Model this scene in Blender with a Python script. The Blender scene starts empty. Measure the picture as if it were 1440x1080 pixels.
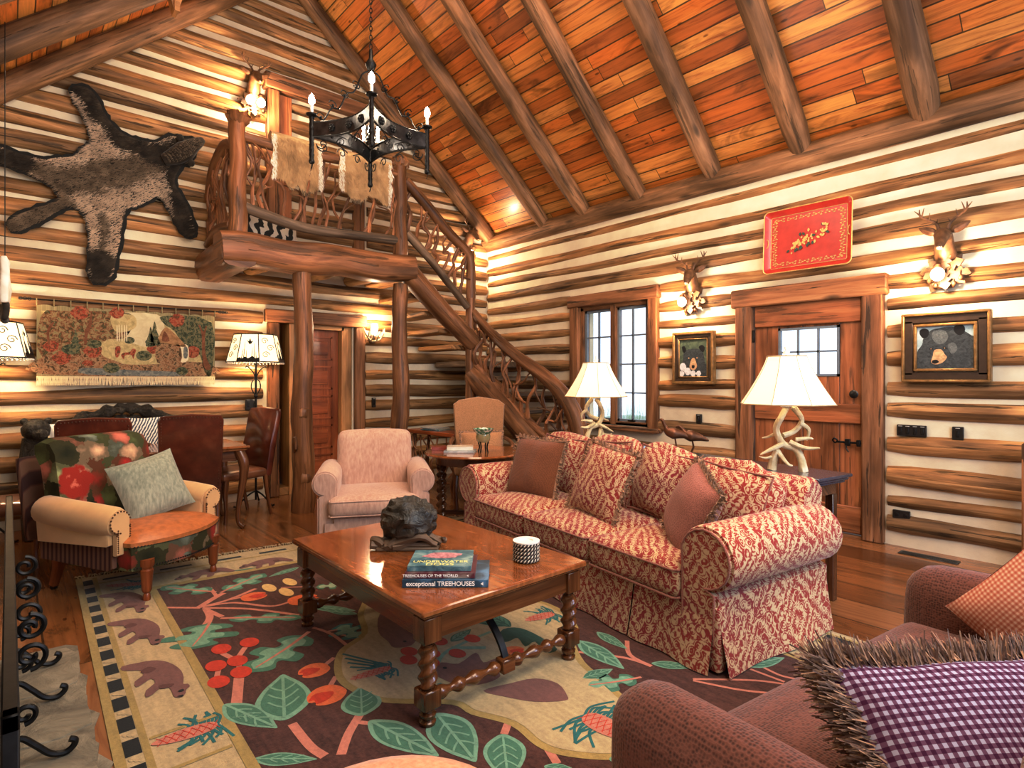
import bpy, math, random
from mathutils import Vector, Matrix, noise as mno
PI=math.pi
rnd=random.Random(7)
scene=bpy.context.scene
COL=scene.collection
# ------------------------------------------------------------------ mesh builder
class MB:
    def __init__(s): s.v=[];s.f=[];s.uv=[];s.mi=[]
    def add(s,vs,fs,uvs=None,mi=0):
        b=len(s.v); s.v+= [tuple(p) for p in vs]
        for i,f in enumerate(fs):
            s.f.append([b+k for k in f]); s.mi.append(mi)
            if uvs is None: s.uv.append([(vs[k][0],vs[k][1]) for k in f])
            else: s.uv.append(uvs[i])
        return s
    def box(s,x0,x1,y0,y1,z0,z1,mi=0,b=0.0,grain=None,M=None):
        """box with optional chamfer; uv u runs along the grain axis in metres"""
        d=[abs(x1-x0),abs(y1-y0),abs(z1-z0)]
        c=[(x0+x1)/2,(y0+y1)/2,(z0+z1)/2]
        if grain is None: grain=d.index(max(d))
        b=min(b,min(d)*.45)
        vs=[];fs=[]
        h=[k/2 for k in d]
        if b<=0:
            for sx in(-1,1):
                for sy in(-1,1):
                    for sz in(-1,1): vs.append([c[0]+sx*h[0],c[1]+sy*h[1],c[2]+sz*h[2]])
            fs=[(0,1,3,2),(4,6,7,5),(0,4,5,1),(2,3,7,6),(0,2,6,4),(1,5,7,3)]
        else:
            idx={}
            for sx in(-1,1):
                for sy in(-1,1):
                    for sz in(-1,1):
                        for ax in range(3):
                            p=[sx*(h[0]-b),sy*(h[1]-b),sz*(h[2]-b)]
                            p[ax]=(sx,sy,sz)[ax]*h[ax]
                            idx[(sx,sy,sz,ax)]=len(vs); vs.append([c[i]+p[i] for i in range(3)])
            def q(ks):
                fs.append([idx[k] for k in ks])
            for ax in range(3):
                a1,a2=[i for i in range(3) if i!=ax]
                for sg in(-1,1):
                    ks=[]
                    for (u,w) in((-1,-1),(1,-1),(1,1),(-1,1)):
                        k=[0,0,0];k[ax]=sg;k[a1]=u;k[a2]=w;ks.append((k[0],k[1],k[2],ax))
                    q(ks)
            for ax in range(3):
                a1,a2=[i for i in range(3) if i!=ax]
                for u in(-1,1):
                    for w in(-1,1):
                        ks=[]
                        for (t,fa) in((-1,a1),(1,a1),(1,a2),(-1,a2)):
                            k=[0,0,0];k[ax]=t;k[a1]=u;k[a2]=w;ks.append((k[0],k[1],k[2],fa))
                        q(ks)
            for sx in(-1,1):
                for sy in(-1,1):
                    for sz in(-1,1): q([(sx,sy,sz,0),(sx,sy,sz,1),(sx,sy,sz,2)])
        ctr=Vector(c)
        fo=[]
        for f in fs:
            n=(Vector(vs[f[1]])-Vector(vs[f[0]])).cross(Vector(vs[f[2]])-Vector(vs[f[0]]))
            m=sum((Vector(vs[k]) for k in f),Vector())/len(f)-ctr
            fo.append(list(f) if n.dot(m)>0 else list(f)[::-1])
        o=[i for i in range(3) if i!=grain]
        uvs=[[(vs[k][grain],vs[k][o[0]]+vs[k][o[1]]) for k in f] for f in fo]
        if M is not None: vs=[tuple(M@Vector(p)) for p in vs]
        return s.add(vs,fo,uvs,mi)
    def tube(s,pts,rad,n=12,mi=0,cap=True,nz=0.0,nf=6.0,tw=None,sq=None,seed=0.0):
        """tube along pts; rad scalar/list; nz: relative noise of the radius; tw=(lobes,twist per metre,depth)"""
        P=[Vector(p) for p in pts]; m=len(P)
        if not isinstance(rad,(list,tuple)): rad=[rad]*m
        T=[]
        for i in range(m):
            a=P[max(i-1,0)];b=P[min(i+1,m-1)]; t=(b-a)
            T.append(t.normalized() if t.length>1e-9 else Vector((0,0,1)))
        up=Vector((0,0,1)) if abs(T[0].z)<.9 else Vector((1,0,0))
        X=T[0].cross(up).normalized()
        vs=[];L=0;Ls=[]
        for i in range(m):
            if i: L+=(P[i]-P[i-1]).length
            Ls.append(L)
            X=(X-T[i]*X.dot(T[i])).normalized(); Y=T[i].cross(X)
            for k in range(n):
                a=2*PI*k/n; r=rad[i]
                if tw: r*=1+tw[2]*math.cos(tw[0]*(a-tw[1]*L))
                d=X*math.cos(a)+Y*math.sin(a)
                if sq: d=X*math.copysign(abs(math.cos(a))**sq,math.cos(a))+Y*math.copysign(abs(math.sin(a))**sq,math.sin(a))
                if nz:
                    q=P[i]*nf*.4+d*rad[i]*nf*1.2+Vector((seed,seed,0))
                    r*=1+nz*mno.noise(q)*1.6
                vs.append(P[i]+d*r)
        fs=[];uvs=[]
        for i in range(m-1):
            c=2*PI*max(rad)
            for k in range(n):
                k2=(k+1)%n
                fs.append([i*n+k,i*n+k2,(i+1)*n+k2,(i+1)*n+k])
                u0,u1=Ls[i],Ls[i+1]; v0,v1=c*k/n,c*(k+1)/n
                uvs.append([(u0,v0),(u0,v1),(u1,v1),(u1,v0)])
        if cap:
            fs.append(list(range(n))[::-1]); uvs.append([(vs[k].x*.2,vs[k].y*.2+vs[k].z) for k in fs[-1]])
            fs.append([(m-1)*n+k for k in range(n)]); uvs.append([(vs[k].x*.2,vs[k].y*.2+vs[k].z) for k in fs[-1]])
        return s.add(vs,fs,uvs,mi)
    def lathe(s,prof,c=(0,0,0),n=20,mi=0,M=None,sq=1.0):
        """prof: list of (r,z)"""
        vs=[];m=len(prof)
        for (r,z) in prof:
            for k in range(n):
                a=2*PI*k/n
                p=Vector((c[0]+r*math.copysign(abs(math.cos(a))**sq,math.cos(a)),c[1]+r*math.copysign(abs(math.sin(a))**sq,math.sin(a)),c[2]+z))
                vs.append(M@p if M is not None else p)
        fs=[];uvs=[]
        for i in range(m-1):
            for k in range(n):
                k2=(k+1)%n
                fs.append([i*n+k,i*n+k2,(i+1)*n+k2,(i+1)*n+k])
                uvs.append([(prof[i][1],.3*k/n),(prof[i][1],.3*(k+1)/n),(prof[i+1][1],.3*(k+1)/n),(prof[i+1][1],.3*k/n)])
        if prof[0][0]>1e-4: fs.append(list(range(n))[::-1]); uvs.append([(vs[k][0],vs[k][1]) for k in fs[-1]])
        if prof[-1][0]>1e-4: fs.append([(m-1)*n+k for k in range(n)]); uvs.append([(vs[k][0],vs[k][1]) for k in fs[-1]])
        return s.add(vs,fs,uvs,mi)
    def rbox(s,cx,cy,cz,w,d,h,r,mi=0,n=8,bul=(0,0,0),M=None,nz=0.0,top=1.0,seed=0,uvs_scale=1):
        """soft rounded box centred at c with size w,d,h; bul = outward bulge of the x,y,z faces; top scales the xy size at the top"""
        r=min(r,w/2,d/2,h/2); hs=(w/2,d/2,h/2); vs=[];fs=[];uvs=[];vm={}
        def vert(p):
            q=[max(-1,min(1,t)) for t in p]
            P=Vector((q[0]*hs[0],q[1]*hs[1],q[2]*hs[2]))
            I=Vector([max(-(hs[i]-r),min(hs[i]-r,P[i])) for i in range(3)])
            dd=P-I
            if dd.length>1e-9: P=I+dd.normalized()*r
            for i in range(3):
                o=[j for j in range(3) if j!=i]
                if bul[i]: P[i]+=bul[i]*q[i]*math.cos(q[o[0]]*PI/2)*math.cos(q[o[1]]*PI/2)
            if top!=1.0:
                k=1+(top-1)*(q[2]+1)/2; P.x*=k;P.y*=k
            P+=Vector((cx,cy,cz))
            if nz: P+=mno.noise_vector(P*7+Vector((seed,0,0)))*nz
            return P
        for ax in range(3):
            a1,a2=[(1,2),(2,0),(0,1)][ax]
            for sg in(-1,1):
                base={}
                for i in range(n+1):
                    for j in range(n+1):
                        p=[0,0,0];p[ax]=sg
                        # denser towards the edges
                        p[a1]=math.sin((i/n*2-1)*PI/2)*.5+(i/n*2-1)*.5;p[a2]=math.sin((j/n*2-1)*PI/2)*.5+(j/n*2-1)*.5
                        key=tuple(round(t,4) for t in p)
                        if key not in vm: vm[key]=len(vs); vs.append(vert(p))
                        base[(i,j)]=vm[key]
                for i in range(n):
                    for j in range(n):
                        f=[base[(i,j)],base[(i+1,j)],base[(i+1,j+1)],base[(i,j+1)]]
                        if sg<0: f=f[::-1]
                        fs.append(f)
        for f in fs:
            uvs.append([(vs[k][0]+vs[k][1]*.5,vs[k][2]+vs[k][1]*.5) for k in f])
        if M is not None: vs=[M@p for p in vs]
        return s.add(vs,fs,uvs,mi)
    def pillow(s,w,h,t,M,mi=0,n=14,nz=.006,sag=.06,seed=0):
        """square throw cushion in local xz plane, thickness along y"""
        vs=[];fs=[];uvs=[]
        def P(i,j,sd):
            a=i/n*2-1;b=j/n*2-1
            th=((1-abs(a)**2.6)*(1-abs(b)**2.6))**.55
            x=a*w/2*(1-sag*(1-b*b)*abs(a)**2);z=b*h/2*(1-sag*(1-a*a)*abs(b)**2)
            p=Vector((x,sd*th*t/2,z))
            p+=mno.noise_vector(Vector((x*6+seed,sd,z*6)))*nz*2*(.3+th)
            p.y+=sd*mno.noise(Vector((x*9+seed,z*3,sd*2)))*nz*2*th
            return p
        for sd in(-1,1):
            b=len(vs)
            for i in range(n+1):
                for j in range(n+1): vs.append(P(i,j,sd))
            for i in range(n):
                for j in range(n):
                    f=[b+i*(n+1)+j,b+(i+1)*(n+1)+j,b+(i+1)*(n+1)+j+1,b+i*(n+1)+j+1]
                    if sd>0: f=f[::-1]
                    fs.append(f); uvs.append([(vs[k][0],vs[k][2]) for k in f])
        vs=[M@p for p in vs]
        return s.add(vs,fs,uvs,mi)
    def prism(s,poly,y0,y1,M=None,mi=0,ax='y',b=0.0):
        """extrude polygon of (a,b) between y0,y1. ax='y': points (a,y,b); 'z': (a,b,y); 'x': (y,a,b)"""
        def mk(a,b_,t):
            return Vector((a,t,b_)) if ax=='y' else Vector((a,b_,t)) if ax=='z' else Vector((t,a,b_))
        n=len(poly)
        A=sum(poly[i][0]*poly[(i+1)%n][1]-poly[(i+1)%n][0]*poly[i][1] for i in range(n))
        if A<0: poly=poly[::-1]
        cx=sum(p[0] for p in poly)/n;cy=sum(p[1] for p in poly)/n
        def sc(k): return [(cx+(p[0]-cx)*k,cy+(p[1]-cy)*k) for p in poly]
        lv=[(y0,poly),(y1,poly)]
        if b:
            R=max(math.hypot(p[0]-cx,p[1]-cy) for p in poly); k=1-b/R; g=b if y1>y0 else -b
            lv=[(y0,sc(k)),(y0+g,poly),(y1-g,poly),(y1,sc(k))]
        vs=[];
        for t,pl in lv: vs+=[mk(p[0],p[1],t) for p in pl]
        fs=[];uvs=[]
        flip=(ax=='y')!=(y1<y0)
        per=[0]
        for i in range(n): per.append(per[-1]+math.hypot(poly[(i+1)%n][0]-poly[i][0],poly[(i+1)%n][1]-poly[i][1]))
        for l in range(len(lv)-1):
            for i in range(n):
                j=(i+1)%n
                f=[l*n+i,l*n+j,(l+1)*n+j,(l+1)*n+i]; u=[(lv[l][0],per[i]),(lv[l][0],per[i+1]),(lv[l+1][0],per[i+1]),(lv[l+1][0],per[i])]
                if flip: f=f[::-1];u=u[::-1]
                fs.append(f);uvs.append(u)
        f=list(range(n))[::-1]; f2=[(len(lv)-1)*n+i for i in range(n)]
        if flip: f=f[::-1];f2=f2[::-1]
        full=poly+poly
        fs+=[f,f2]; uvs+=[[poly[k%n] for k in f],[poly[k%n] for k in f2]]
        if M is not None: vs=[M@p for p in vs]
        return s.add(vs,fs,uvs,mi)
    def sphere(s,c,r,n=12,mi=0,nz=0,nf=6,M=None):
        if not isinstance(r,(list,tuple)): r=(r,r,r)
        vs=[];fs=[];uvs=[];m=n//2+1
        for i in range(m+1):
            th=PI*i/m
            for k in range(n):
                a=2*PI*k/n
                d=Vector((math.sin(th)*math.cos(a),math.sin(th)*math.sin(a),-math.cos(th)))
                q=1+(nz*1.6*mno.noise(d*nf*.5+Vector(c)*3) if nz else 0)
                p=Vector((c[0]+d.x*r[0]*q,c[1]+d.y*r[1]*q,c[2]+d.z*r[2]*q))
                vs.append(M@p if M is not None else p)
        for i in range(m):
            for k in range(n):
                k2=(k+1)%n
                f=[i*n+k,i*n+k2,(i+1)*n+k2,(i+1)*n+k]
                fs.append(f);uvs.append([(i/m*r[2]*3,k/n*r[0]*6),(i/m*r[2]*3,(k+1)/n*r[0]*6),((i+1)/m*r[2]*3,(k+1)/n*r[0]*6),((i+1)/m*r[2]*3,k/n*r[0]*6)])
        return s.add(vs,fs,uvs,mi)
    def build(s,name,mats,parent=None,smooth=True,loc=None,rot=None,ang=40):
        me=bpy.data.meshes.new(name)
        me.from_pydata([tuple(p) for p in s.v],[],s.f)
        if not isinstance(mats,(list,tuple)): mats=[mats]
        for m in mats: me.materials.append(m)
        ul=me.uv_layers.new(name='UVMap')
        flat=[c for f in s.uv for uv in f for c in uv]
        ul.data.foreach_set('uv',flat)
        me.polygons.foreach_set('material_index',s.mi)
        me.validate(clean_customdata=False)
        if smooth:
            me.polygons.foreach_set('use_smooth',[True]*len(me.polygons))
            try: me.set_sharp_from_angle(angle=math.radians(ang))
            except Exception: pass
        me.update()
        o=bpy.data.objects.new(name,me); COL.objects.link(o)
        if parent: o.parent=parent
        if loc: o.location=loc
        if rot: o.rotation_euler=rot
        return o
def tag(o,label=None,cat=None,group=None,kind=None):
    if label: o['label']=label
    if cat: o['category']=cat
    if group: o['group']=group
    if kind: o['kind']=kind
    return o
def thing(name,label,cat,loc=(0,0,0),rz=0.0,group=None):
    o=bpy.data.objects.new(name,None); COL.objects.link(o)
    o.location=loc; o.rotation_euler=(0,0,rz); o.empty_display_size=.1
    return tag(o,label,cat,group)
def copy_tree(o,parent=None):
    c=o.copy(); COL.objects.link(c)
    if parent: c.parent=parent
    for ch in list(o.children): copy_tree(ch,c)
    return c
def spline(pts,k=8):
    """catmull-rom through 2D/3D points"""
    P=[Vector(p) for p in pts]; out=[]
    for i in range(len(P)-1):
        a=P[max(i-1,0)];b=P[i];c=P[i+1];d=P[min(i+2,len(P)-1)]
        for j in range(k):
            t=j/k
            out.append(.5*((2*b)+(c-a)*t+(2*a-5*b+4*c-d)*t*t+(3*b-a-3*c+d)*t**3))
    out.append(P[-1]); return out
def cspline(pts,k=6):
    """closed catmull-rom"""
    P=[Vector(p) for p in pts]; n=len(P); out=[]
    for i in range(n):
        a=P[i-1];b=P[i];c=P[(i+1)%n];d=P[(i+2)%n]
        for j in range(k):
            t=j/k
            out.append(.5*((2*b)+(c-a)*t+(2*a-5*b+4*c-d)*t*t+(3*b-a-3*c+d)*t**3))
    return out
def interp(a,n):
    """resample a list of radii to n values"""
    out=[]
    for i in range(n):
        t=i/(n-1)*(len(a)-1); k=min(int(t),len(a)-2); out.append(a[k]+(a[k+1]-a[k])*(t-k))
    return out
def T(x=0,y=0,z=0,rx=0,ry=0,rz=0):
    return Matrix.Translation((x,y,z))@Matrix.Rotation(rz,4,'Z')@Matrix.Rotation(ry,4,'Y')@Matrix.Rotation(rx,4,'X')
# ------------------------------------------------------------------ material helpers
class NT:
    def __init__(s,name,rough=.6,metal=0.0,spec=.5):
        s.m=bpy.data.materials.new(name); s.m.use_nodes=True
        s.t=s.m.node_tree; s.t.nodes.clear()
        s.o=s.t.nodes.new('ShaderNodeOutputMaterial'); s.b=s.t.nodes.new('ShaderNodeBsdfPrincipled')
        s.t.links.new(s.b.outputs[0],s.o.inputs[0])
        s.b.inputs['Roughness'].default_value=rough; s.b.inputs['Metallic'].default_value=metal
        s.b.inputs['Specular IOR Level'].default_value=spec
    def n(s,typ,**k):
        x=s.t.nodes.new('ShaderNode'+typ)
        for a,b in k.items(): setattr(x,a,b)
        return x
    def put(s,i,v):
        if isinstance(v,bpy.types.NodeSocket): s.t.links.new(v,i)
        elif isinstance(v,(tuple,list)) and len(v)==3 and i.type=='RGBA': i.default_value=(*v,1)
        else: i.default_value=v
    def co(s,kind='UV'): 
        c=s.n('TexCoord'); return c.outputs[kind]
    def mapp(s,v,scale=(1,1,1),loc=(0,0,0),rot=(0,0,0)):
        x=s.n('Mapping'); s.put(x.inputs[0],v); x.inputs['Scale'].default_value=scale
        s.put(x.inputs['Location'],loc); x.inputs['Rotation'].default_value=rot
        return x.outputs[0]
    def rndloc(s,v,scale=(1,1,1),amt=37.0):
        i=s.n('ObjectInfo'); m=s.n('VectorMath',operation='SCALE'); c=s.n('CombineXYZ')
        for k in range(3): s.t.links.new(i.outputs['Random'],c.inputs[k])
        s.t.links.new(c.outputs[0],m.inputs[0]); m.inputs['Scale'].default_value=amt
        return s.mapp(v,scale,m.outputs[0])
    def noise(s,v,scale=5,detail=4,rough=.55,dist=0.0,out=0):
        x=s.n('TexNoise'); s.put(x.inputs['Vector'],v); x.inputs['Scale'].default_value=scale
        x.inputs['Detail'].default_value=detail; x.inputs['Roughness'].default_value=rough; x.inputs['Distortion'].default_value=dist
        return x.outputs[out]
    def voro(s,v,scale=5,feat='F1',out=0,rand=1.0):
        x=s.n('TexVoronoi',feature=feat); s.put(x.inputs['Vector'],v); x.inputs['Scale'].default_value=scale
        x.inputs['Randomness'].default_value=rand
        return x.outputs[out]
    def wave(s,v,scale=5,dist=0,det=2,dsc=1,dir='X',prof='SIN',typ='BANDS'):
        x=s.n('TexWave',wave_type=typ,wave_profile=prof)
        if typ=='BANDS': x.bands_direction=dir
        s.put(x.inputs['Vector'],v); x.inputs['Scale'].default_value=scale
        x.inputs['Distortion'].default_value=dist;x.inputs['Detail'].default_value=det;x.inputs['Detail Scale'].default_value=dsc
        return x.outputs['Fac']
    def ramp(s,v,stops,interp='LINEAR'):
        x=s.n('ValToRGB'); s.put(x.inputs[0],v); r=x.color_ramp; r.interpolation=interp
        while len(r.elements)<len(stops): r.elements.new(.5)
        for e,(p,c) in zip(r.elements,stops):
            e.position=p; e.color=(*c,1) if len(c)==3 else c
        return x.outputs[0]
    def math(s,op,a,b=0.0,c=None):
        x=s.n('Math',operation=op); s.put(x.inputs[0],a); s.put(x.inputs[1],b)
        if c is not None: s.put(x.inputs[2],c)
        return x.outputs[0]
    def mix(s,f,a,b,bt='MIX'):
        x=s.n('MixRGB',blend_type=bt); s.put(x.inputs[0],f); s.put(x.inputs[1],a); s.put(x.inputs[2],b)
        return x.outputs[0]
    def sep(s,v):
        x=s.n('SeparateXYZ'); s.put(x.inputs[0],v); return x.outputs
    def comb(s,a,b,c=0.0):
        x=s.n('CombineXYZ'); s.put(x.inputs[0],a);s.put(x.inputs[1],b);s.put(x.inputs[2],c); return x.outputs[0]
    def bump(s,h,strength=.3,dist=.01):
        x=s.n('Bump'); s.put(x.inputs['Height'],h); x.inputs['Strength'].default_value=strength; x.inputs['Distance'].default_value=dist
        s.t.links.new(x.outputs[0],s.b.inputs['Normal'])
    def col(s,c): s.put(s.b.inputs['Base Color'],c); return s.m
    def rough(s,v): s.put(s.b.inputs['Roughness'],v)
def plain(name,c,rough=.6,metal=0.0,var=.15,sc=30,bump=.15,coat=0.0,spec=.5,sheen=0):
    t=NT(name,rough,metal,spec); v=t.co('Object')
    n=t.noise(v,sc,4)
    d=tuple(k*(1-var) for k in c); e=tuple(min(1,k*(1+var)) for k in c)
    if bump: t.bump(n,bump,.004)
    if coat: t.b.inputs['Coat Weight'].default_value=coat; t.b.inputs['Coat Roughness'].default_value=.15
    if sheen: t.b.inputs['Sheen Weight'].default_value=sheen
    return t.col(t.ramp(n,[(.3,d),(.7,e)]))
def wood(name,cs,su=1.2,sv=22,rough=.45,knots=True,bump=.5,coat=0.0,perobj=.35,check=.5,spec=.4):
    """cs: dark, mid, light ; grain along uv.u"""
    t=NT(name,rough,spec=spec); uv=t.co('UV')
    v=t.rndloc(uv,(su,sv,1))
    n=t.noise(v,1.0,6,.62,.6)
    v2=t.rndloc(uv,(su*.9,sv*.16,1)); n2=t.noise(v2,1.3,3,.5,.3)
    c=t.ramp(n,[(.28,cs[0]),(.5,cs[1]),(.72,cs[2])])
    dk=t.ramp(n2,[(.32,(.45,.40,.36)),(.55,(1,1,1)),(.8,(1.12,1.08,1.0))])
    c=t.mix(1.0,c,dk,'MULTIPLY')
    i=t.n('ObjectInfo')
    pv=t.math('MULTIPLY_ADD',i.outputs['Random'],perobj,1-perobj*.5)
    pc=t.comb(pv,t.math('MULTIPLY_ADD',i.outputs['Random'],perobj*.9,1-perobj*.45),t.math('MULTIPLY_ADD',i.outputs['Random'],perobj*.6,1-perobj*.3))
    c=t.mix(1.0,c,pc,'MULTIPLY')
    h=n
    if knots:
        vk=t.rndloc(uv,(1.1,3.2,1)); k=t.voro(vk,1.6)
        kk=t.ramp(k,[(.0,(1,1,1)),(.09,(.6,.6,.6)),(.16,(0,0,0))])
        c=t.mix(t.math('MULTIPLY',kk,.85),c,tuple(x*.35 for x in cs[0]))
    if check:
        vc=t.rndloc(uv,(.8,14,1),11.0); q=t.noise(vc,1.5,5,.6,.2)
        cr=t.ramp(q,[(.385,(1,1,1)),(.40,(0,0,0))])
        c=t.mix(t.math('MULTIPLY',cr,check),c,tuple(x*.2 for x in cs[0]))
        h=t.math('SUBTRACT',n,t.math('MULTIPLY',cr,.7))
    if bump: t.bump(h,bump,.012)
    if coat: t.b.inputs['Coat Weight'].default_value=coat; t.b.inputs['Coat Roughness'].default_value=.12
    return t.col(c)
def planks(name,stops,w,L,rough=.35,gap=.012,coat=0.0,bump=.4,dark=.25):
    """boards along uv.u, width w, length L, each board its own tone"""
    t=NT(name,rough); uv=t.co('UV'); s=t.sep(uv)
    row=t.math('FLOOR',t.math('DIVIDE',s[1],w))
    wn=t.n('TexWhiteNoise',noise_dimensions='1D'); t.put(wn.inputs['W'],row)
    un=t.math('ADD',t.math('DIVIDE',s[0],L),t.math('MULTIPLY',wn.outputs[0],7.3))
    cell=t.math('FLOOR',un)
    w2=t.n('TexWhiteNoise',noise_dimensions='2D'); t.put(w2.inputs['Vector'],t.comb(row,cell))
    tone=w2.outputs[0]
    gv=t.comb(t.math('ADD',s[0],t.math('MULTIPLY',tone,31.0)),t.math('MULTIPLY',s[1],1.0),t.math('MULTIPLY',tone,17.0))
    g=t.noise(t.mapp(gv,(1.3,20,1)),1.0,6,.65,1.2)
    g2=t.noise(t.mapp(gv,(1.0,3.5,1)),1.2,4,.6,1.0)
    base=t.ramp(t.math('ADD',t.math('MULTIPLY',tone,.75),t.math('MULTIPLY',g2,.3)),stops)
    gr=t.ramp(g,[(.3,(dark+.2,dark,dark-.03)),(.48,(.9,.88,.85)),(.7,(1.15,1.12,1.05))])
    c=t.mix(1.0,base,gr,'MULTIPLY')
    blot=t.ramp(g2,[(.27,(.18,.13,.1)),(.42,(1,1,1))])
    c=t.mix(.8,c,blot,'MULTIPLY')
    kn=t.ramp(t.voro(t.mapp(gv,(2.2,6,1)),1.5),[(.0,(.12,.06,.03)),(.07,(.3,.2,.12)),(.11,(1,1,1))])
    c=t.mix(.8,c,kn,'MULTIPLY')
    fr=t.math('FRACT',t.math('DIVIDE',s[1],w)); fu=t.math('FRACT',un)
    e=t.math('MAXIMUM',t.math('LESS_THAN',fr,gap/w),t.math('LESS_THAN',fu,gap/L*.6))
    c=t.mix(t.math('MULTIPLY',e,.85),c,(.02,.01,.005))
    t.bump(t.math('SUBTRACT',g,t.math('MULTIPLY',e,2.0)),bump,.006)
    if coat: t.b.inputs['Coat Weight'].default_value=coat; t.b.inputs['Coat Roughness'].default_value=.18
    return t.col(c)
M={}
M['log']=wood('wall_log',[(.13,.058,.021),(.35,.18,.066),(.58,.36,.165)],sv=15,rough=.6,bump=1.0,perobj=.5,check=.7)
M['rafter']=wood('rafter_log',[(.10,.05,.022),(.26,.135,.06),(.44,.26,.135)],sv=14,rough=.6,bump=.7,perobj=.3)
M['stair']=wood('stair_log',[(.09,.032,.012),(.235,.10,.04),(.42,.21,.095)],sv=14,rough=.42,bump=.6,perobj=.2)
M['twig']=wood('twig',[(.11,.04,.016),(.27,.115,.05),(.44,.22,.11)],su=4,sv=30,rough=.45,knots=False,bump=.4,perobj=.7,check=.2)
M['greybranch']=wood('weathered_branch',[(.06,.038,.024),(.165,.105,.065),(.30,.21,.14)],sv=16,rough=.6)
M['oldtrim']=wood('old_trim',[(.12,.045,.018),(.31,.135,.055),(.45,.23,.105)],sv=20,rough=.6,bump=.8,perobj=.2,check=.8)
M['door']=wood('plank_door',[(.16,.05,.018),(.37,.135,.05),(.50,.22,.09)],sv=18,rough=.45,bump=.4,perobj=.2,check=.5)
M['cherry']=wood('cherry_door',[(.20,.042,.012),(.34,.085,.026),(.44,.135,.045)],sv=26,rough=.3,bump=.1,perobj=.05,knots=False,check=0,coat=.3)
M['pine']=wood('pine_trim',[(.36,.17,.055),(.55,.29,.11),(.66,.40,.18)],sv=24,rough=.4,bump=.2,perobj=.1,knots=False,check=.1)
M['mahog']=wood('mahogany',[(.055,.018,.008),(.13,.045,.018),(.24,.095,.04)],sv=26,rough=.22,bump=.1,perobj=.15,knots=False,check=0,coat=.5)
M['walnut']=wood('table_wood',[(.06,.018,.006),(.14,.045,.014),(.25,.095,.03)],sv=26,rough=.22,bump=.1,perobj=.1,knots=False,check=0,coat=.5)
M['chink']=None
t=NT('chinking',.85); v=t.co('Object'); n=t.noise(v,6,5); n2=t.noise(v,1.2,3)
t.bump(n,.5,.02); M['chink']=t.col(t.ramp(t.math('ADD',t.math('MULTIPLY',n,.4),t.math('MULTIPLY',n2,.6)),[(.3,(.60,.52,.38)),(.7,(.80,.73,.57))]))
M['ceil']=planks('ceiling_boards',[(.0,(.16,.055,.02)),(.2,(.40,.13,.03)),(.45,(.62,.20,.035)),(.65,(.66,.30,.07)),(.85,(.70,.36,.10)),(1,(.42,.12,.04))],.135,2.6,rough=.4,coat=.15)
M['floor']=planks('floor_boards',[(.0,(.085,.027,.008)),(.35,(.19,.065,.02)),(.7,(.28,.11,.036)),(1,(.36,.17,.07))],.3,3.5,rough=.24,gap=.01,coat=.35,bump=.15,dark=.45)
M['iron']=plain('black_iron',(.022,.021,.021),.38,.7,.4,20,.2)
M['irongrey']=plain('forged_iron',(.07,.07,.075),.35,.85,.5,14,.2)
M['bronze']=plain('bronze',(.16,.07,.035),.35,.6,.4,20,.2)
M['switch']=plain('dark_switch_plate',(.025,.02,.018),.4,.3,.2,20,0)
M['white']=plain('white_part',(.75,.74,.70),.5,0,.05,20,0)
M['blackhard']=plain('black_gloss',(.012,.011,.011),.25,0,.2,20,0)
def emit(name,c,st):
    m=bpy.data.materials.new(name); m.use_nodes=True; nt=m.node_tree; nt.nodes.clear()
    o=nt.nodes.new('ShaderNodeOutputMaterial'); e=nt.nodes.new('ShaderNodeEmission'); e.inputs[0].default_value=(*c,1); e.inputs[1].default_value=st
    nt.links.new(e.outputs[0],o.inputs[0]); return m
M['bulb']=emit('bulb_glow',(1,.88,.70),45)
t=NT('window_glass',.02); t.b.inputs['Transmission Weight'].default_value=1; t.b.inputs['IOR'].default_value=1.02; t.b.inputs['Alpha'].default_value=.25; M['glass']=t.col((.9,.95,1))
# ------------------------------------------------------------------ camera (level, with a little lens shift)
CAM=(6.82,-5.48,1.37); AZ=math.radians(41.26); FPX=807.0
cam=bpy.data.cameras.new('camera'); co_=bpy.data.objects.new('camera',cam); COL.objects.link(co_)
co_.location=CAM; co_.rotation_euler=(PI/2,0,PI/2-AZ)
cam.sensor_width=36; cam.lens=36*FPX/1440; cam.shift_y=-(540-532.25)/1440*1.0
cam.clip_start=.03; scene.camera=co_
FW=(-math.cos(AZ),math.sin(AZ)); RT=(math.sin(AZ),math.cos(AZ))
def floor_pt(u,v,z=0.0):
    """floor position of a point read off the photograph (used for tracing the flat rug pattern)"""
    s=(u-720)/FPX; h=-(v-532.25)/FPX; k=(z-CAM[2])/h
    return (CAM[0]+k*(FW[0]+RT[0]*s),CAM[1]+k*(FW[1]+RT[1]*s))
# ================================================================== ROOM SHELL
APY=-3.05; EAVE=3.52; SL=.87; WY=-6.1; XE=8.2
def roof_z(y): return EAVE+SL*(-y if y>APY else y-WY)
def S(o): o['kind']='structure'; return o
# floor
mb=MB(); mb.add([(-.6,WY-.3,0),(XE,WY-.3,0),(XE,.0,0),(-.6,.0,0)],[[0,1,2,3]],[[(-.6,WY),(XE,WY),(XE,0),(-.6,0)]])
mb.add([(-.6,WY-.3,-.1),(XE,WY-.3,-.1),(XE,.0,-.1),(-.6,.0,-.1)],[[3,2,1,0]])
S(mb.build('floor',M['floor']))
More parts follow.
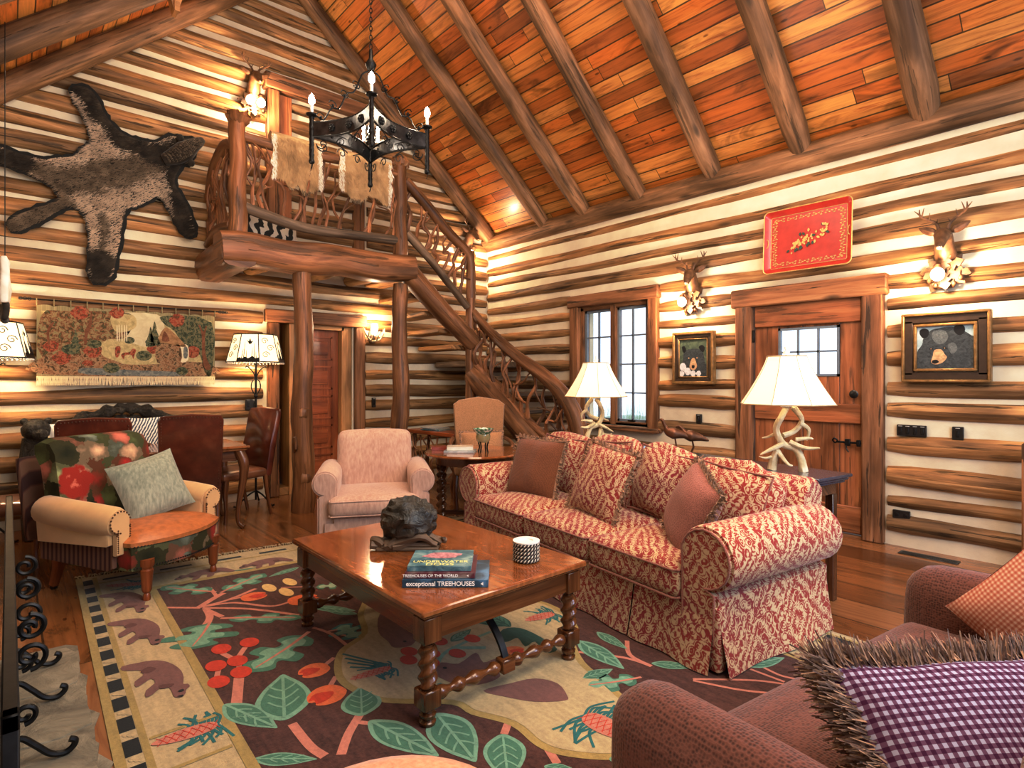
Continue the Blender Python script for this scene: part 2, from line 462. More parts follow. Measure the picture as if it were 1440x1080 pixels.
# chinked walls with openings
def wall_pieces(mb,rects,fn):
    for (a0,a1,z0,z1) in rects: mb.box(*fn(a0,a1,z0,z1))
wr=MB(); f=lambda a0,a1,z0,z1:(a0,a1,0,.25,z0,z1)
wall_pieces(wr,[(-.25,1.9,0,3.5),(1.9,2.95,0,.84),(1.9,2.95,2.28,3.5),(2.95,4.13,0,3.5),(4.13,5.15,2.12,3.5),(5.15,XE,0,3.5)],f)
wall_right=S(wr.build('wall_right',M['chink'],smooth=False))
wl=MB(); f=lambda a0,a1,z0,z1:(-.25,0,a0,a1,z0,z1)
wall_pieces(wl,[(WY,-3.12,0,3.5),(-3.12,-2.2,2.04,3.5),(-2.2,.0,0,3.5)],f)
wl.prism([(WY,3.5),(0,3.5),(APY,3.5+SL*3.05)],-.25,0,ax='x')
wall_far=S(wl.build('wall_far',M['chink'],smooth=False))
ws=MB(); ws.box(-.25,XE,WY-.25,WY,0,3.55)
wall_left=S(ws.build('wall_left',M['chink'],smooth=False))
# wall logs, each a hewn round log half buried in the chinking
def wlog(parent,p0,p1,h,seed,wall):
    r_=random.Random(seed); L=(Vector(p1)-Vector(p0)).length; n=max(6,int(L/.16))
    pts=[];rad=[]
    for i in range(n+1):
        t=i/n; p=Vector(p0).lerp(Vector(p1),t)
        p.z+=.018*mno.noise(Vector((t*L*.55+seed*3.1,seed,0)))*2
        r=h/2*(1+.16*mno.noise(Vector((t*L*.8,seed*1.7,4)))*1.6)
        if i==0 or i==n: r*=.86
        pts.append(p);rad.append(r)
    m=MB(); m.tube(pts,rad,n=12,nz=.05,nf=7,seed=seed)
    return m.build('log',M['log'],parent)
RL=[(3.19,.075),(2.965,.105),(2.78,.085),(2.585,.115),(2.37,.10),(2.165,.11),(1.97,.10),(1.765,.115),(1.54,.125),(1.29,.115),(1.11,.125),(.835,.125),(.575,.15),(.36,.10),(.165,.14)]
sd=1
for z,h in RL:
    segs=[(.03,1.74),(3.08,4.0),(5.3,XE)]
    if z>2.45: segs=[(.03,XE)]
    elif z>2.3: segs=[(.03,1.72),(3.1,XE)]
    elif z<.7: segs=[(.03,4.0),(5.3,XE)]
    for a,b in segs:
        wlog(wall_right,(a,.025,z),(b,.025,z),h*1.22,sd,0); sd+=1
GL=[.17,.38,.60,.80,1.01,1.20,1.42,1.64,1.845,2.055,2.28,2.49,2.70,2.91,3.12,3.33,3.53,3.73,3.94,4.15,4.36,4.57,4.78,4.98,5.19,5.40,5.60,5.80]
for z in GL:
    h=.115+.03*rnd.random()
    y0=max(WY+.05,WY+(z-EAVE)/SL) ; y1=min(-.03,-(z-EAVE)/SL)
    if z<2.2: segs=[(y0,-3.3),(-2.03,y1)]
    elif 2.8<z<4.8: segs=[(y0,-3.26),(-3.0,-2.15),(-2.0,y1)]
    else: segs=[(y0,y1)]
    for a,b in segs:
        if b-a>.1: wlog(wall_far,(-.015,a,z),(-.015,b,z),h*1.2,sd,1); sd+=1
for k in range(16):
    z=.17+k*.212; wlog(wall_left,(.03,WY-.02,z),(XE,WY-.02,z),.14,sd,2); sd+=1
# plate logs under the eaves
m=MB(); m.tube([(x/4,-.005,3.40) for x in range(0,33)],.115,n=14,nz=.05); S(m.build('trim_1',M['rafter']))
m=MB(); m.tube([(x/4,WY+.005,3.40) for x in range(0,33)],.115,n=14,nz=.05); S(m.build('trim_2',M['rafter']))
# ceiling slopes
def slab(name,y0,z0,y1,z1):
    L=math.hypot(y1-y0,z1-z0); n=Vector((0,-(z1-z0),(y1-y0))).normalized()*.08
    if n.z<0:n=-n
    A=[(-.3,y0,z0),(XE,y0,z0),(XE,y1,z1),(-.3,y1,z1)]; B=[tuple(Vector(p)+n) for p in A]
    m=MB(); uv=[(-.3,0),(XE,0),(XE,L),(-.3,L)]
    m.add(A+B,[[0,1,2,3],[7,6,5,4],[0,4,5,1],[2,6,7,3],[1,5,6,2],[3,7,4,0]],[uv,uv[::-1],uv,uv,uv,uv])
    return S(m.build(name,M['ceil'],smooth=False))
slab('ceiling_right',.25,EAVE-SL*.25,APY,EAVE-SL*APY)
slab('ceiling_left',WY-.25,EAVE-SL*.25,APY,EAVE-SL*APY)
# log rafters
ordn=['first','second','third','fourth','fifth','sixth','seventh']
def rafter(x,side,r,label,seed):
    y0=-.03 if side>0 else WY+.03
    pts=[];rad=[];n=16
    for i in range(n+1):
        t=i/n; y=y0+(APY-y0)*t
        z=roof_z(y)-.115
        pts.append((x+.02*math.sin(t*5+seed),y,z)); rad.append(r*(1.06-.12*t)*(1+.05*math.sin(t*9+seed*2)))
    rad[0]*=.82
    m=MB(); m.tube(pts,rad,n=14,nz=.05,nf=5,seed=seed)
    o=m.build('rafter',M['rafter']); tag(o,label,'rafter',group='round log rafters of the pitched ceiling')
for i,x in enumerate([.12,1.28,2.02,2.87,3.79,4.64,5.56]):
    lab=['round log rafter lying against the far gable wall, right roof slope','log rafter on right slope, nearest one beside the gable wall rafter','third log rafter of right slope, behind the chandelier side','fourth log rafter from the gable, on right slope','fifth log rafter from the gable, ending above the deer sconce by the window','sixth log rafter from the gable, ending above the red tray','thick log rafter ending above the deer sconce right of the plank door'][i]
    rafter(x,1,.098 if i<6 else .105,lab,i+1)
for i,x in enumerate([.12,.98,1.9]):
    rafter(x,-1,.105,['tan log rafter along the gable wall above the animal skin','grey weathered log rafter, second on the left slope','log rafter at top left corner of left slope'][i],i+11)
# yellow hewn bracket at the upper left
m=MB(); m.prism([(0,.55),(.30,.55),(.16,0),(.13,0)],-.05,.05,ax='y'); m.prism([(.13,0),(.17,0),(.17,.55),(.13,.55)],-.07,-.05,ax='y')
o=m.build('roof_bracket',M['pine'],loc=(1.2,-4.55,4.5),rot=(0,0,PI/2)); tag(o,'pale pointed timber bracket hanging from roof at the top left','bracket')
# ------------------------------------------------------------------ front door
def kid(name,mb,mat,parent,**k): return mb.build(name,mat,parent,**k)
d=S(thing('door_1',None,None)); 
m=MB(); m.box(4.0,4.16,-.07,.05,0,2.1,b=.012,grain=2); kid('door_post',m,M['oldtrim'],d)
m=MB(); m.box(5.12,5.28,-.07,.05,0,2.1,b=.012,grain=2); kid('door_post',m,M['oldtrim'],d)
m=MB(); m.box(3.96,5.31,-.08,.05,2.065,2.24,b=.012,grain=0); kid('door_lintel',m,M['oldtrim'],d)
m=MB(); m.box(4.12,5.16,-.02,.06,-.002,.02,b=.004,grain=0); kid('threshold',m,M['oldtrim'],d)
leaf=MB()
m=leaf
wx0,wx1,wz0,wz1=4.40,4.93,1.39,1.84
xs=[4.17,4.40,4.62,4.93,5.115]
for i in range(4):
    a,b=xs[i]+.003,xs[i+1]-.003
    if wx0-.01<=xs[i] and xs[i+1]<=wx1+.01: m.box(a,b,.0,.04,.03,wz0,b=.004,grain=2); m.box(a,b,.0,.04,wz1,2.075,b=.004,grain=2)
    else: m.box(a,b,.0,.04,.03,2.075,b=.004,grain=2)
leafo=kid('door_leaf',m,M['door'],d)
m=MB()
for (z0,z1) in((1.86,2.07),(.98,1.15),(.04,.27)): m.box(4.18,5.11,-.03,.0,z0,z1,b=.008,grain=0)
kid('door_rail',m,M['door'],d)
m=MB()
m.box(wx0,wx0+.02,-.005,.03,wz0,wz1);m.box(wx1-.02,wx1,-.005,.03,wz0,wz1);m.box(wx0,wx1,-.005,.03,wz0,wz0+.02);m.box(wx0,wx1,-.005,.03,wz1-.02,wz1)
for k in(1,2): x=wx0+(wx1-wx0)*k/3; m.box(x-.008,x+.008,-.003,.02,wz0,wz1)
m.box(wx0,wx1,-.003,.02,(wz0+wz1)/2-.008,(wz0+wz1)/2+.008)
M['leadgrey']=plain('muntin_grey',(.17,.20,.24),.5,0,.1,20,0)
kid('muntins',m,M['leadgrey'],d)
m=MB(); m.box(wx0,wx1,.012,.016,wz0,wz1); kid('door_pane',m,M['glass'],d)
m=MB(); m.lathe([(0,-.012),(.033,-.012),(.036,-.004),(.03,0),(.012,.004),(0,.004)],n=16,M=T(5.055,-.03,1.235,rx=PI/2)@T(0,0,.012)); m.box(5.05,5.06,-.05,-.03,1.225,1.245); kid('dead_bolt',m,M['blackhard'],d)
m=MB(); m.tube(spline([(4.89,-.05,.83),(4.91,-.062,.85),(4.93,-.05,.83),(4.91,-.045,.81),(4.89,-.05,.83)],4),.007,n=6)
m.box(4.92,5.12,-.05,-.035,.81,.828,b=.003); m.box(4.99,5.03,-.06,-.03,.79,.85,b=.004); m.box(5.08,5.11,-.06,-.03,.79,.845,b=.004)
m.tube(spline([(5.0,-.05,.80),(5.01,-.075,.77),(5.03,-.08,.74)],4),.006,n=6); kid('thumb_latch',m,M['iron'],d)
for z in(1.72,.45):
    m=MB(); m.box(4.155,4.18,-.035,-.01,z,z+.12,b=.004); kid('hinge',m,M['iron'],d)
# ------------------------------------------------------------------ window
w=S(thing('window_1',None,None))
m=MB(); m.box(1.72,3.10,-.07,.04,2.27,2.42,b=.012,grain=0); kid('window_header',m,M['oldtrim'],w)
for a,b in((1.75,1.90),(2.95,3.08)):
    m=MB(); m.box(a,b,-.06,.04,.80,2.28,b=.012,grain=2); kid('window_post',m,M['oldtrim'],w)
m=MB(); m.box(1.70,3.12,-.10,.05,.76,.81,b=.01,grain=0); kid('window_sill',m,M['oldtrim'],w)
m=MB(); m.box(1.90,1.95,.0,.12,.82,2.26,grain=2,b=.004);m.box(2.90,2.95,.0,.12,.82,2.26,grain=2,b=.004);m.box(1.9,2.95,.0,.12,2.22,2.27,b=.004);m.box(1.9,2.95,.0,.12,.81,.86,b=.004);m.box(2.385,2.465,-.01,.12,.82,2.26,grain=2,b=.004)
kid('window_frame',m,M['oldtrim'],w)
for a,b in((1.95,2.385),(2.465,2.90)):
    m=MB(); z0,z1=.86,2.22; t_=.028
    m.box(a,a+t_,.03,.07,z0,z1);m.box(b-t_,b,.03,.07,z0,z1);m.box(a,b,.03,.07,z0,z0+t_);m.box(a,b,.03,.07,z1-t_,z1)
    x=(a+b)/2; m.box(x-.009,x+.009,.035,.06,z0,z1)
    for k in(1,2,3): z=z0+(z1-z0)*k/4; m.box(a,b,.035,.06,z-.008,z+.008)
    s_=kid('sash',m,M['leadgrey'],w)
    m=MB(); m.box(a+.01,b-.01,.046,.05,z0+.01,z1-.01); kid('pane',m,M['glass'],s_)
    m=MB(); m.box((a+b)/2-.05,(a+b)/2+.05,.0,.03,.86,.885,b=.006); m.tube([((a+b)/2,.01,.88),((a+b)/2+.05,-.02,.9)],.006,n=6); kid('crank',m,M['iron'],s_)
# ------------------------------------------------------------------ cased opening + five panel door in the far wall
d=S(thing('door_2',None,None))
m=MB(); m.box(-.04,.07,-3.28,-2.02,2.02,2.17,b=.012,grain=1); kid('door_lintel',m,M['oldtrim'],d)
for a,b in((-3.25,-3.12),(-2.18,-2.04)):
    m=MB(); m.box(-.04,.06,a,b,0,2.02,b=.012,grain=2); kid('door_post',m,M['oldtrim'],d)
m=MB(); m.box(-.16,-.02,-2.33,-2.20,0,2.02,b=.004,grain=2); m.box(-.16,-.02,-2.93,-2.3,1.97,2.03,grain=1); m.box(-.25,.0,-2.99,-2.93,0,2.02,grain=2); kid('door_jamb',m,M['pine'],d)
m=MB(); m.box(-.14,-.10,-2.93,-2.34,.01,1.97,b=.003,grain=2)
for k in range(5):
    z0=.16+k*.365
    for (a,b,c_,e) in((-2.86,-2.84,z0-.02,z0+.27),(-2.44,-2.42,z0-.02,z0+.27)): m.box(-.10,-.088,a,b,c_,e)
    m.box(-.10,-.088,-2.86,-2.42,z0+.25,z0+.27);m.box(-.10,-.088,-2.86,-2.42,z0-.02,z0)
    m.box(-.10,-.09,-2.80,-2.48,z0+.04,z0+.21,b=.008,grain=1)
kid('door_leaf',m,M['cherry'],d)
m=MB()
for i in range(4): m.box(-1.1+i*.22,-1.1+i*.22+.215,-3.14,-3.10,0,2.03,grain=2,b=.004)
m.box(-1.14,-1.1,-3.14,-2.2,0,2.03,grain=2)
m.box(-1.1,-.02,-3.10,-2.99,0,.09,grain=0,b=.004);m.box(-1.1,-.25,-2.96,-2.92,0,2.03,grain=2);m.box(-1.1,-.0,-3.14,-2.2,2.03,2.06)
kid('passage_boards',m,M['pine'],d)
M['chinkplain']=M['chink']
# baseboard-like chinking strip & floor vent handled elsewhere
# ================================================================== LOFT, RAILING, STAIRCASE
def twig(m,p,q,r0,r1,seed,wob=.06,n=9,seg=7):
    r_=random.Random(seed); P=Vector(p);Q=Vector(q); L=(Q-P).length
    pts=[];rad=[]
    for i in range(n+1):
        t=i/n; e=math.sin(t*PI)
        o=Vector((mno.noise(Vector((t*2.2*L/.6,seed,0))),mno.noise(Vector((t*2.2*L/.6,seed,5))),mno.noise(Vector((t*2.2*L/.6,seed,9)))))
        pts.append(P.lerp(Q,t)+o*wob*2*e); rad.append((r0+(r1-r0)*t)*(1+.12*math.sin(t*13+seed)))
    m.tube(pts,rad,n=seg,nz=.08,nf=20,seed=seed)
    return pts
def branches(parent,fa,fb,count,seed,wob=.06,r=(.019,.011),fork=True):
    """crooked upright branches between a lower curve fa(t) and an upper curve fb(t)"""
    r_=random.Random(seed)
    for i in range(count):
        t0=(i+.5)/count+r_.uniform(-.4,.4)/count; t1=min(.98,max(.02,t0+r_.uniform(-.12,.12)))
        m=MB(); A=Vector(fa(min(.98,max(.02,t0))));B=Vector(fb(t1))
        off=r_.uniform(-.02,.02); A.x+=off if abs((Vector(fa(1))-Vector(fa(0))).x)<.3 else 0
        pts=twig(m,A,B,r[0]*r_.uniform(.7,1.25),r[1]*r_.uniform(.7,1.2),seed+i*1.37,wob*r_.uniform(.6,1.5))
        if fork and r_.random()<.75:
            k=r_.randint(3,6); t2=min(.98,max(.02,t1+r_.choice([-1,1])*r_.uniform(.06,.16)))
            twig(m,pts[k],fb(t2),r[1]*1.05,r[1]*.6,seed+i*2.1+50,wob*.7,n=6,seg=6)
        if fork and r_.random()<.5:
            k=r_.randint(2,5); t2=min(.98,max(.02,t0+r_.choice([-1,1])*r_.uniform(.05,.14)))
            q=Vector(fa(t2)).lerp(Vector(fb(t2)),r_.uniform(.35,.65)); twig(m,pts[k],q,r[1],r[1]*.45,seed+i*3.3+90,wob*.6,n=5,seg=6)
        m.build('branch',M['twig'],parent)
lf=thing('loft_platform','log loft platform with thick front beam, high on the far wall','loft platform',(0,0,0))
m=MB(); pts=[(.95,-4.0+2.08*i/14,2.595+.05*i/14+.012*math.sin(i)) for i in range(15)]
m.tube(pts,[.16+.006*math.sin(i*1.3) for i in range(15)],n=16,sq=.6,nz=.03); m.build('front_beam',M['stair'],lf)
m=MB(); m.tube([(-.02,-3.84,2.56),(.5,-3.84,2.57),(1.08,-3.85,2.58)],[.15,.155,.16],n=16,sq=.6,nz=.03); m.build('side_beam',M['stair'],lf)
m=MB(); m.box(.0,.90,-3.75,-1.98,2.70,2.76,b=.006,grain=1)
m.build('deck',M['floor'],lf)
for i,y in enumerate((-3.45,-2.75,-2.25)):
    m=MB(); m.tube([(-.02,y,2.60),(.45,y+.03,2.59),(.83,y,2.6)],[.07,.075,.065],n=10,nz=.08,seed=i); m.build('joist',M['log'],lf)
for i,(y,r0) in enumerate(((-3.2,.10),(-2.06,.095))):
    m=MB(); n=18; m.tube([(.95+.012*math.sin(k*.8+i),y+.014*math.sin(k*.6+i*2),2.46*k/n) for k in range(n+1)],[r0*(1.12-.22*k/n+.05*math.sin(k*1.9+i)) for k in range(n+1)],n=14,nz=.07,nf=5,seed=i*4)
    if i==0:
        m.sphere((1.03,-3.22,1.02),(.04,.055,.06),n=10,nz=.2); m.sphere((1.04,-3.2,.35),(.035,.06,.07),n=10,nz=.2); m.sphere((.98,-3.29,.7),(.06,.03,.08),n=10,nz=.2)
    m.build('post',M['stair'],lf)
# railing of the loft
rl=thing('loft_railing','crooked branch railing along the front edge of the loft','railing',(0,0,0))
for i,y in enumerate((-3.83,-2.06)):
    m=MB(); n=12; z0,z1=2.765,(3.83,3.84)[i]
    m.tube([(.95,y+.008*math.sin(k),z0+(z1-z0)*k/n) for k in range(n+1)],[.078*(1.08-.12*k/n) for k in range(n+1)],n=14,nz=.05,seed=i)
    m.sphere((.95,y,z1+.03),(.10,.10,.075),n=14,nz=.35,nf=9)
    m.build('newel_post',M['stair'],rl)
top=spline([(.95,-3.78,3.70),(.95,-3.3,3.69),(.95,-2.7,3.73),(.95,-2.1,3.73)],8)
m=MB(); m.tube(top,[.052]*len(top),n=12,nz=.08); m.build('top_rail',M['stair'],rl)
low=spline([(.95,-3.8,3.03),(.95,-3.3,2.94),(.95,-2.9,2.93),(.95,-2.1,2.97)],8)
m=MB(); m.tube(low,[.052]*len(low),n=12,nz=.08); m.build('bottom_rail',M['greybranch'],rl)
def cur(P):
    def g(t):
        k=t*(len(P)-1); i=min(int(k),len(P)-2); return P[i].lerp(P[i+1],k-i)
    return g
branches(rl,cur(low),cur(top),17,11,.055)
sr=spline([(.93,-3.85,3.60),(.7,-3.88,3.66),(.35,-3.90,3.50),(.05,-3.86,3.28)],6)
m=MB(); m.tube(sr,.05,n=10,nz=.1); m.build('top_rail',M['stair'],rl)
sl=spline([(.93,-3.87,2.84),(.5,-3.9,2.86),(.05,-3.87,2.8)],6)
m=MB(); m.tube(sl,.05,n=10,nz=.1); m.build('bottom_rail',M['stair'],rl)
branches(rl,cur(sl),cur(sr),9,31,.07,r=(.024,.015))
# staircase
st=thing('staircase','log staircase with branch balusters winding down to the window corner','staircase',(0,0,0))
m=MB(); P=spline([(.95,-2.02,2.66),(.95,-1.5,2.22),(.96,-1.0,1.82)],6); m.tube(P,[.135-.002*i for i in range(len(P))],n=16,nz=.05); m.build('stringer',M['stair'],st)
m=MB(); P=spline([(.92,-.93,1.42),(1.3,-.93,1.15),(1.9,-.93,.73),(2.75,-.93,.08)],6); m.tube(P,[.17-.001*i for i in range(len(P))],n=16,nz=.08); m.build('stringer',M['stair'],st)
m=MB(); m.tube([(.93+.01*math.sin(k),-1.02,3.0*k/16) for k in range(17)],[.085-.0022*k for k in range(17)],n=12,nz=.12,nf=5); m.build('corner_post',M['stair'],st)
R1=spline([(.95,-2.0,3.68),(.95,-1.7,3.46),(.95,-1.36,3.17),(.95,-1.12,3.0),(.94,-1.03,2.85),(.93,-1.02,2.4)],6)
m=MB(); m.tube(R1,[.062]*len(R1),n=12,nz=.06); m.build('handrail',M['stair'],st)
L1=spline([(.95,-1.98,3.08),(.95,-1.55,2.72),(.94,-1.08,2.28)],8)
m=MB(); m.tube(L1,[.05]*len(L1),n=10,nz=.1); m.build('lower_rail',M['greybranch'],st)
def sub(P,a,b): 
    n=len(P); return P[int(a*n):max(int(a*n)+2,int(b*n))]
branches(st,cur(sub(L1,.05,.95)),cur(sub(R1,.05,.72)),9,71,.07,r=(.026,.015))
R2=spline([(.94,-.99,2.22),(1.2,-.95,1.98),(1.7,-.95,1.66),(2.2,-.95,1.40),(2.52,-.95,1.18),(2.70,-.95,.92),(2.76,-.95,.6),(2.77,-.95,0)],7)
m=MB(); m.tube(R2,interp([.055,.06,.07,.08,.085,.09,.085,.10],len(R2)),n=14,nz=.06); m.build('handrail',M['stair'],st)
L2=spline([(.94,-.99,1.62),(1.3,-.95,1.30),(1.8,-.95,.95),(2.4,-.95,.62),(2.72,-.95,.44)],7)
m=MB(); m.tube(L2,[.05]*len(L2),n=12,nz=.1); m.build('lower_rail',M['twig'],st)
branches(st,cur(L2),cur(sub(R2,.03,.70)),19,131,.085,r=(.026,.014))
for k in range(7):
    z=.2+k*.2; x=2.55-k*.235
    m=MB(); m.box(x-.16,x+.16,-.88,-.06,z-.06,z,b=.012,grain=1); m.build('tread',M['greybranch'],st)
m=MB(); m.box(.05,.9,-.98,-.05,1.52,1.6,b=.012,grain=0); m.build('landing',M['greybranch'],st)
for k in range(5):
    z=1.8+k*.2; y=-1.12-k*.2
    m=MB(); m.box(.05,.85,y-.14,y+.14,z-.06,z,b=.012,grain=0); m.build('tread',M['log'],st)
# loft doorway casing on the far wall
d=thing('loft_doorway','weathered timber doorway standing in the loft behind the railing','doorway',(0,0,0))
for a,b in((-3.27,-3.13),(-2.20,-2.07)):
    m=MB(); m.box(-.03,.10,a,b,2.77,4.68,b=.012,grain=2); m.build('door_post',M['oldtrim'],d)
m=MB(); m.box(-.03,.12,-3.30,-2.04,4.68,4.86,b=.012,grain=1); m.build('door_lintel',M['oldtrim'],d)
m=MB(); m.box(.02,.05,-3.13,-2.98,2.78,4.66,b=.004,grain=2); m.build('door_leaf',M['door'],d)
# ------------------------------------------------------------------ fur helper
def fur(m,pts,dirf,L,w,mi,seed,lift=.35,nrm=(1,0,0)):
    """short hairs as thin triangles; pts: list of root positions; dirf(p)-> direction along the pelt"""
    r_=random.Random(seed); N=Vector(nrm)
    for p in pts:
        p=Vector(p); d=Vector(dirf(p)); d+=Vector((r_.uniform(-.35,.35),r_.uniform(-.35,.35),r_.uniform(-.35,.35)))
        d=(d.normalized()+N*lift*r_.uniform(.4,1.4)).normalized(); l=L*r_.uniform(.6,1.3)
        s_=d.cross(N); s_=(s_.normalized() if s_.length>1e-3 else Vector((0,1,0)))*w/2
        a=p+N*.001; u0=(p.y,p.z)
        m.add([a-s_,a+s_,a+d*l],[[0,1,2]],[[u0,u0,u0]],mi if isinstance(mi,int) else mi(p,r_))
def inpoly(x,y,P):
    c=False;n=len(P);j=n-1
    for i in range(n):
        if (P[i][1]>y)!=(P[j][1]>y) and x<(P[j][0]-P[i][0])*(y-P[i][1])/(P[j][1]-P[i][1])+P[i][0]: c=not c
        j=i
    return c
def polyfill(m,P,x,mi=0,ax='x',th=.0,M_=None,uvf=None):
    """fan-free fill of a possibly concave polygon"""
    from mathutils.geometry import tessellate_polygon
    tri=tessellate_polygon([[Vector((p[0],p[1],0)) for p in P]])
    def mk(p):
        q=Vector((x,p[0],p[1])) if ax=='x' else Vector((p[0],x,p[1])) if ax=='y' else Vector((p[0],p[1],x))
        return M_@q if M_ is not None else q
    vs=[mk(p) for p in P]; nrm=Vector((1,0,0)) if ax=='x' else Vector((0,-1,0)) if ax=='y' else Vector((0,0,1))
    if M_ is not None: nrm=(M_.to_3x3()@nrm)
    fs=[]
    for t_ in tri:
        a,b,c=[vs[k] for k in t_]
        f=list(t_) if (b-a).cross(c-a).dot(nrm)>0 else list(t_)[::-1]
        fs.append(f)
    m.add(vs,fs,[[tuple(P[k][:2]) for k in f] for f in fs],mi)
# materials for pelts
def pelt(name,c1,c2,c3,sc=4):
    t=NT(name,.75,spec=.2); v=t.co('UV'); n=t.noise(v,sc,5,.6,.5)
    t.b.inputs['Sheen Weight'].default_value=.15
    return t.col(t.ramp(n,[(.3,c1),(.5,c2),(.72,c3)]))
M['fur_dark']=pelt('fur_dark',(.012,.009,.007),(.035,.025,.018),(.08,.055,.035),9)
M['fur_brown']=pelt('fur_brown',(.07,.045,.028),(.16,.11,.07),(.28,.20,.13),9)
M['fur_pale']=pelt('fur_pale',(.27,.19,.13),(.47,.36,.26),(.62,.50,.38),6)
M['fur_tan']=pelt('fur_tan',(.33,.21,.10),(.52,.36,.19),(.66,.50,.30),6)
M['fur_white']=pelt('fur_white',(.6,.55,.47),(.8,.77,.70),(.9,.88,.83),6)
M['felt']=plain('black_felt',(.012,.011,.010),.9,0,.3,60,.3)
# big animal skin on the far wall (outline in y,z of the wall)
SK=[(-4.92,4.11),(-4.85,4.05),(-4.79,3.92),(-4.73,3.83),(-4.62,3.75),(-4.48,3.74),(-4.36,3.75),(-4.24,3.85),(-4.12,3.86),(-4.0,3.87),(-4.02,3.75),(-4.06,3.62),(-4.14,3.56),(-4.20,3.40),(-4.16,3.30),(-4.09,3.18),(-4.02,3.0),(-4.01,2.90),(-4.06,2.85),(-4.14,2.90),(-4.20,3.02),(-4.28,3.17),(-4.33,3.22),(-4.40,3.17),(-4.52,3.08),(-4.60,3.04),(-4.64,2.90),(-4.66,2.72),(-4.70,2.50),(-4.72,2.37),(-4.79,2.29),(-4.88,2.31),(-4.90,2.45),(-4.89,2.66),(-4.91,2.85),(-4.97,2.96),(-5.04,2.97),(-5.12,2.92),(-5.25,2.80),(-5.38,2.70),(-5.45,2.68),(-5.46,2.77),(-5.36,2.86),(-5.22,2.95),(-5.12,3.02),(-5.16,3.12),(-5.28,3.19),(-5.42,3.23),(-5.60,3.28),(-5.60,3.40),(-5.42,3.37),(-5.24,3.36),(-5.14,3.40),(-5.02,3.44),(-4.93,3.56),(-4.88,3.62),(-4.90,3.74),(-4.96,3.88),(-5.02,3.98),(-5.02,4.09)]
CS=cspline([(a,b,0) for a,b in SK],3); CS=[(p.x,p.y) for p in CS]
cy=sum(p[0] for p in CS)/len(CS);cz=sum(p[1] for p in CS)/len(CS)
def offset(P,d):
    out=[];n=len(P)
    for i in range(n):
        a=Vector(P[i-1]);b=Vector(P[(i+1)%n]); t_=(b-a).normalized(); nn=Vector((t_.y,-t_.x)); out.append((P[i][0]+nn.x*d,P[i][1]+nn.y*d))
    return out
A_=sum(CS[i][0]*CS[(i+1)%len(CS)][1]-CS[(i+1)%len(CS)][0]*CS[i][1] for i in range(len(CS)))
sg=1 if A_>0 else -1
sk=thing('animal_skin','dark brown and cream animal skin spread flat high on the far wall','animal skin',(.10,0,0))
m=MB(); O=offset(CS,.03*sg); O=[(p[0]+.008*math.sin(i*2.1),p[1]+.008*math.cos(i*2.7)) for i,p in enumerate(O)]
polyfill(m,O,.0); m.build('felt_backing',M['felt'],sk,smooth=False)
m=MB(); polyfill(m,CS,.012,mi=0)
DARK=[((-4.92,4.11),(-4.6,3.7)),((-4.1,2.85),(-4.16,3.5)),((-5.6,3.33),(-5.42,3.32)),((-4.82,2.29),(-4.81,2.5)),((-4.0,3.87),(-4.12,3.8)),((-4.6,3.72),(-4.3,3.62))]
def segd(p,a,b):
    a=Vector(a);b=Vector(b);q=Vector(p); t_=max(0,min(1,(q-a).dot(b-a)/(b-a).length_squared)); return (q-(a+(b-a)*t_)).length
def tone(p,r_):
    q=(p.y,p.z); n_=mno.noise(Vector((p.y*5,p.z*5,0)))*.07+r_.uniform(-.03,.03)
    if min(segd(q,a,b) for a,b in DARK)+n_<.11: return 0
    if segd(q,(-5.15,3.12),(-4.2,3.66))+n_<.13: return 1
    if segd(q,(-5.45,2.73),(-5.1,2.98))+n_<.10: return 1
    if segd(q,(-5.5,3.3),(-5.2,3.25))+n_<.06: return 1
    if segd(q,(-4.78,2.9),(-4.80,2.4))+n_<.05: return 1
    return 2
pts=[];r_=random.Random(3)
while len(pts)<15000:
    a,b=r_.uniform(-5.6,-3.98),r_.uniform(2.27,4.13)
    if inpoly(a,b,CS): pts.append((.012,a,b))
fur(m,pts,lambda p:(0,-.8,-.6),.045,.006,tone,5,lift=.3)
m.build('pelt',[M['fur_dark'],M['fur_brown'],M['fur_pale']],sk,smooth=False)
m=MB(); P=spline([(.02,-4.30,3.58),(.05,-4.20,3.64),(.075,-4.12,3.71),(.085,-4.05,3.78),(.08,-3.98,3.84),(.075,-3.95,3.865)],5); m.tube(P,interp([.05,.085,.095,.07,.045,.025],len(P)),n=14,nz=.12)
for (a,b) in((-4.16,3.83),(-4.06,3.60)): m.sphere((.07,a,b),(.025,.035,.04),n=10)
pts=[]; 
for i in range(900):
    g=r_.randint(2,len(P)-6); an=r_.uniform(-.9,.9)+0; c_=P[g]; rr=interp([.05,.085,.095,.07,.045,.025],len(P))[g]
    pts.append((c_.x+rr*math.cos(an)*.95,c_.y-rr*math.sin(an)*.65,c_.z+rr*math.sin(an)*.75))
fur(m,pts,lambda p:(0,-.7,-.5),.03,.006,lambda p,q:q.choice([0,1,1]),6,lift=.4)
m.build('head',[M['fur_dark'],M['fur_brown']],sk)
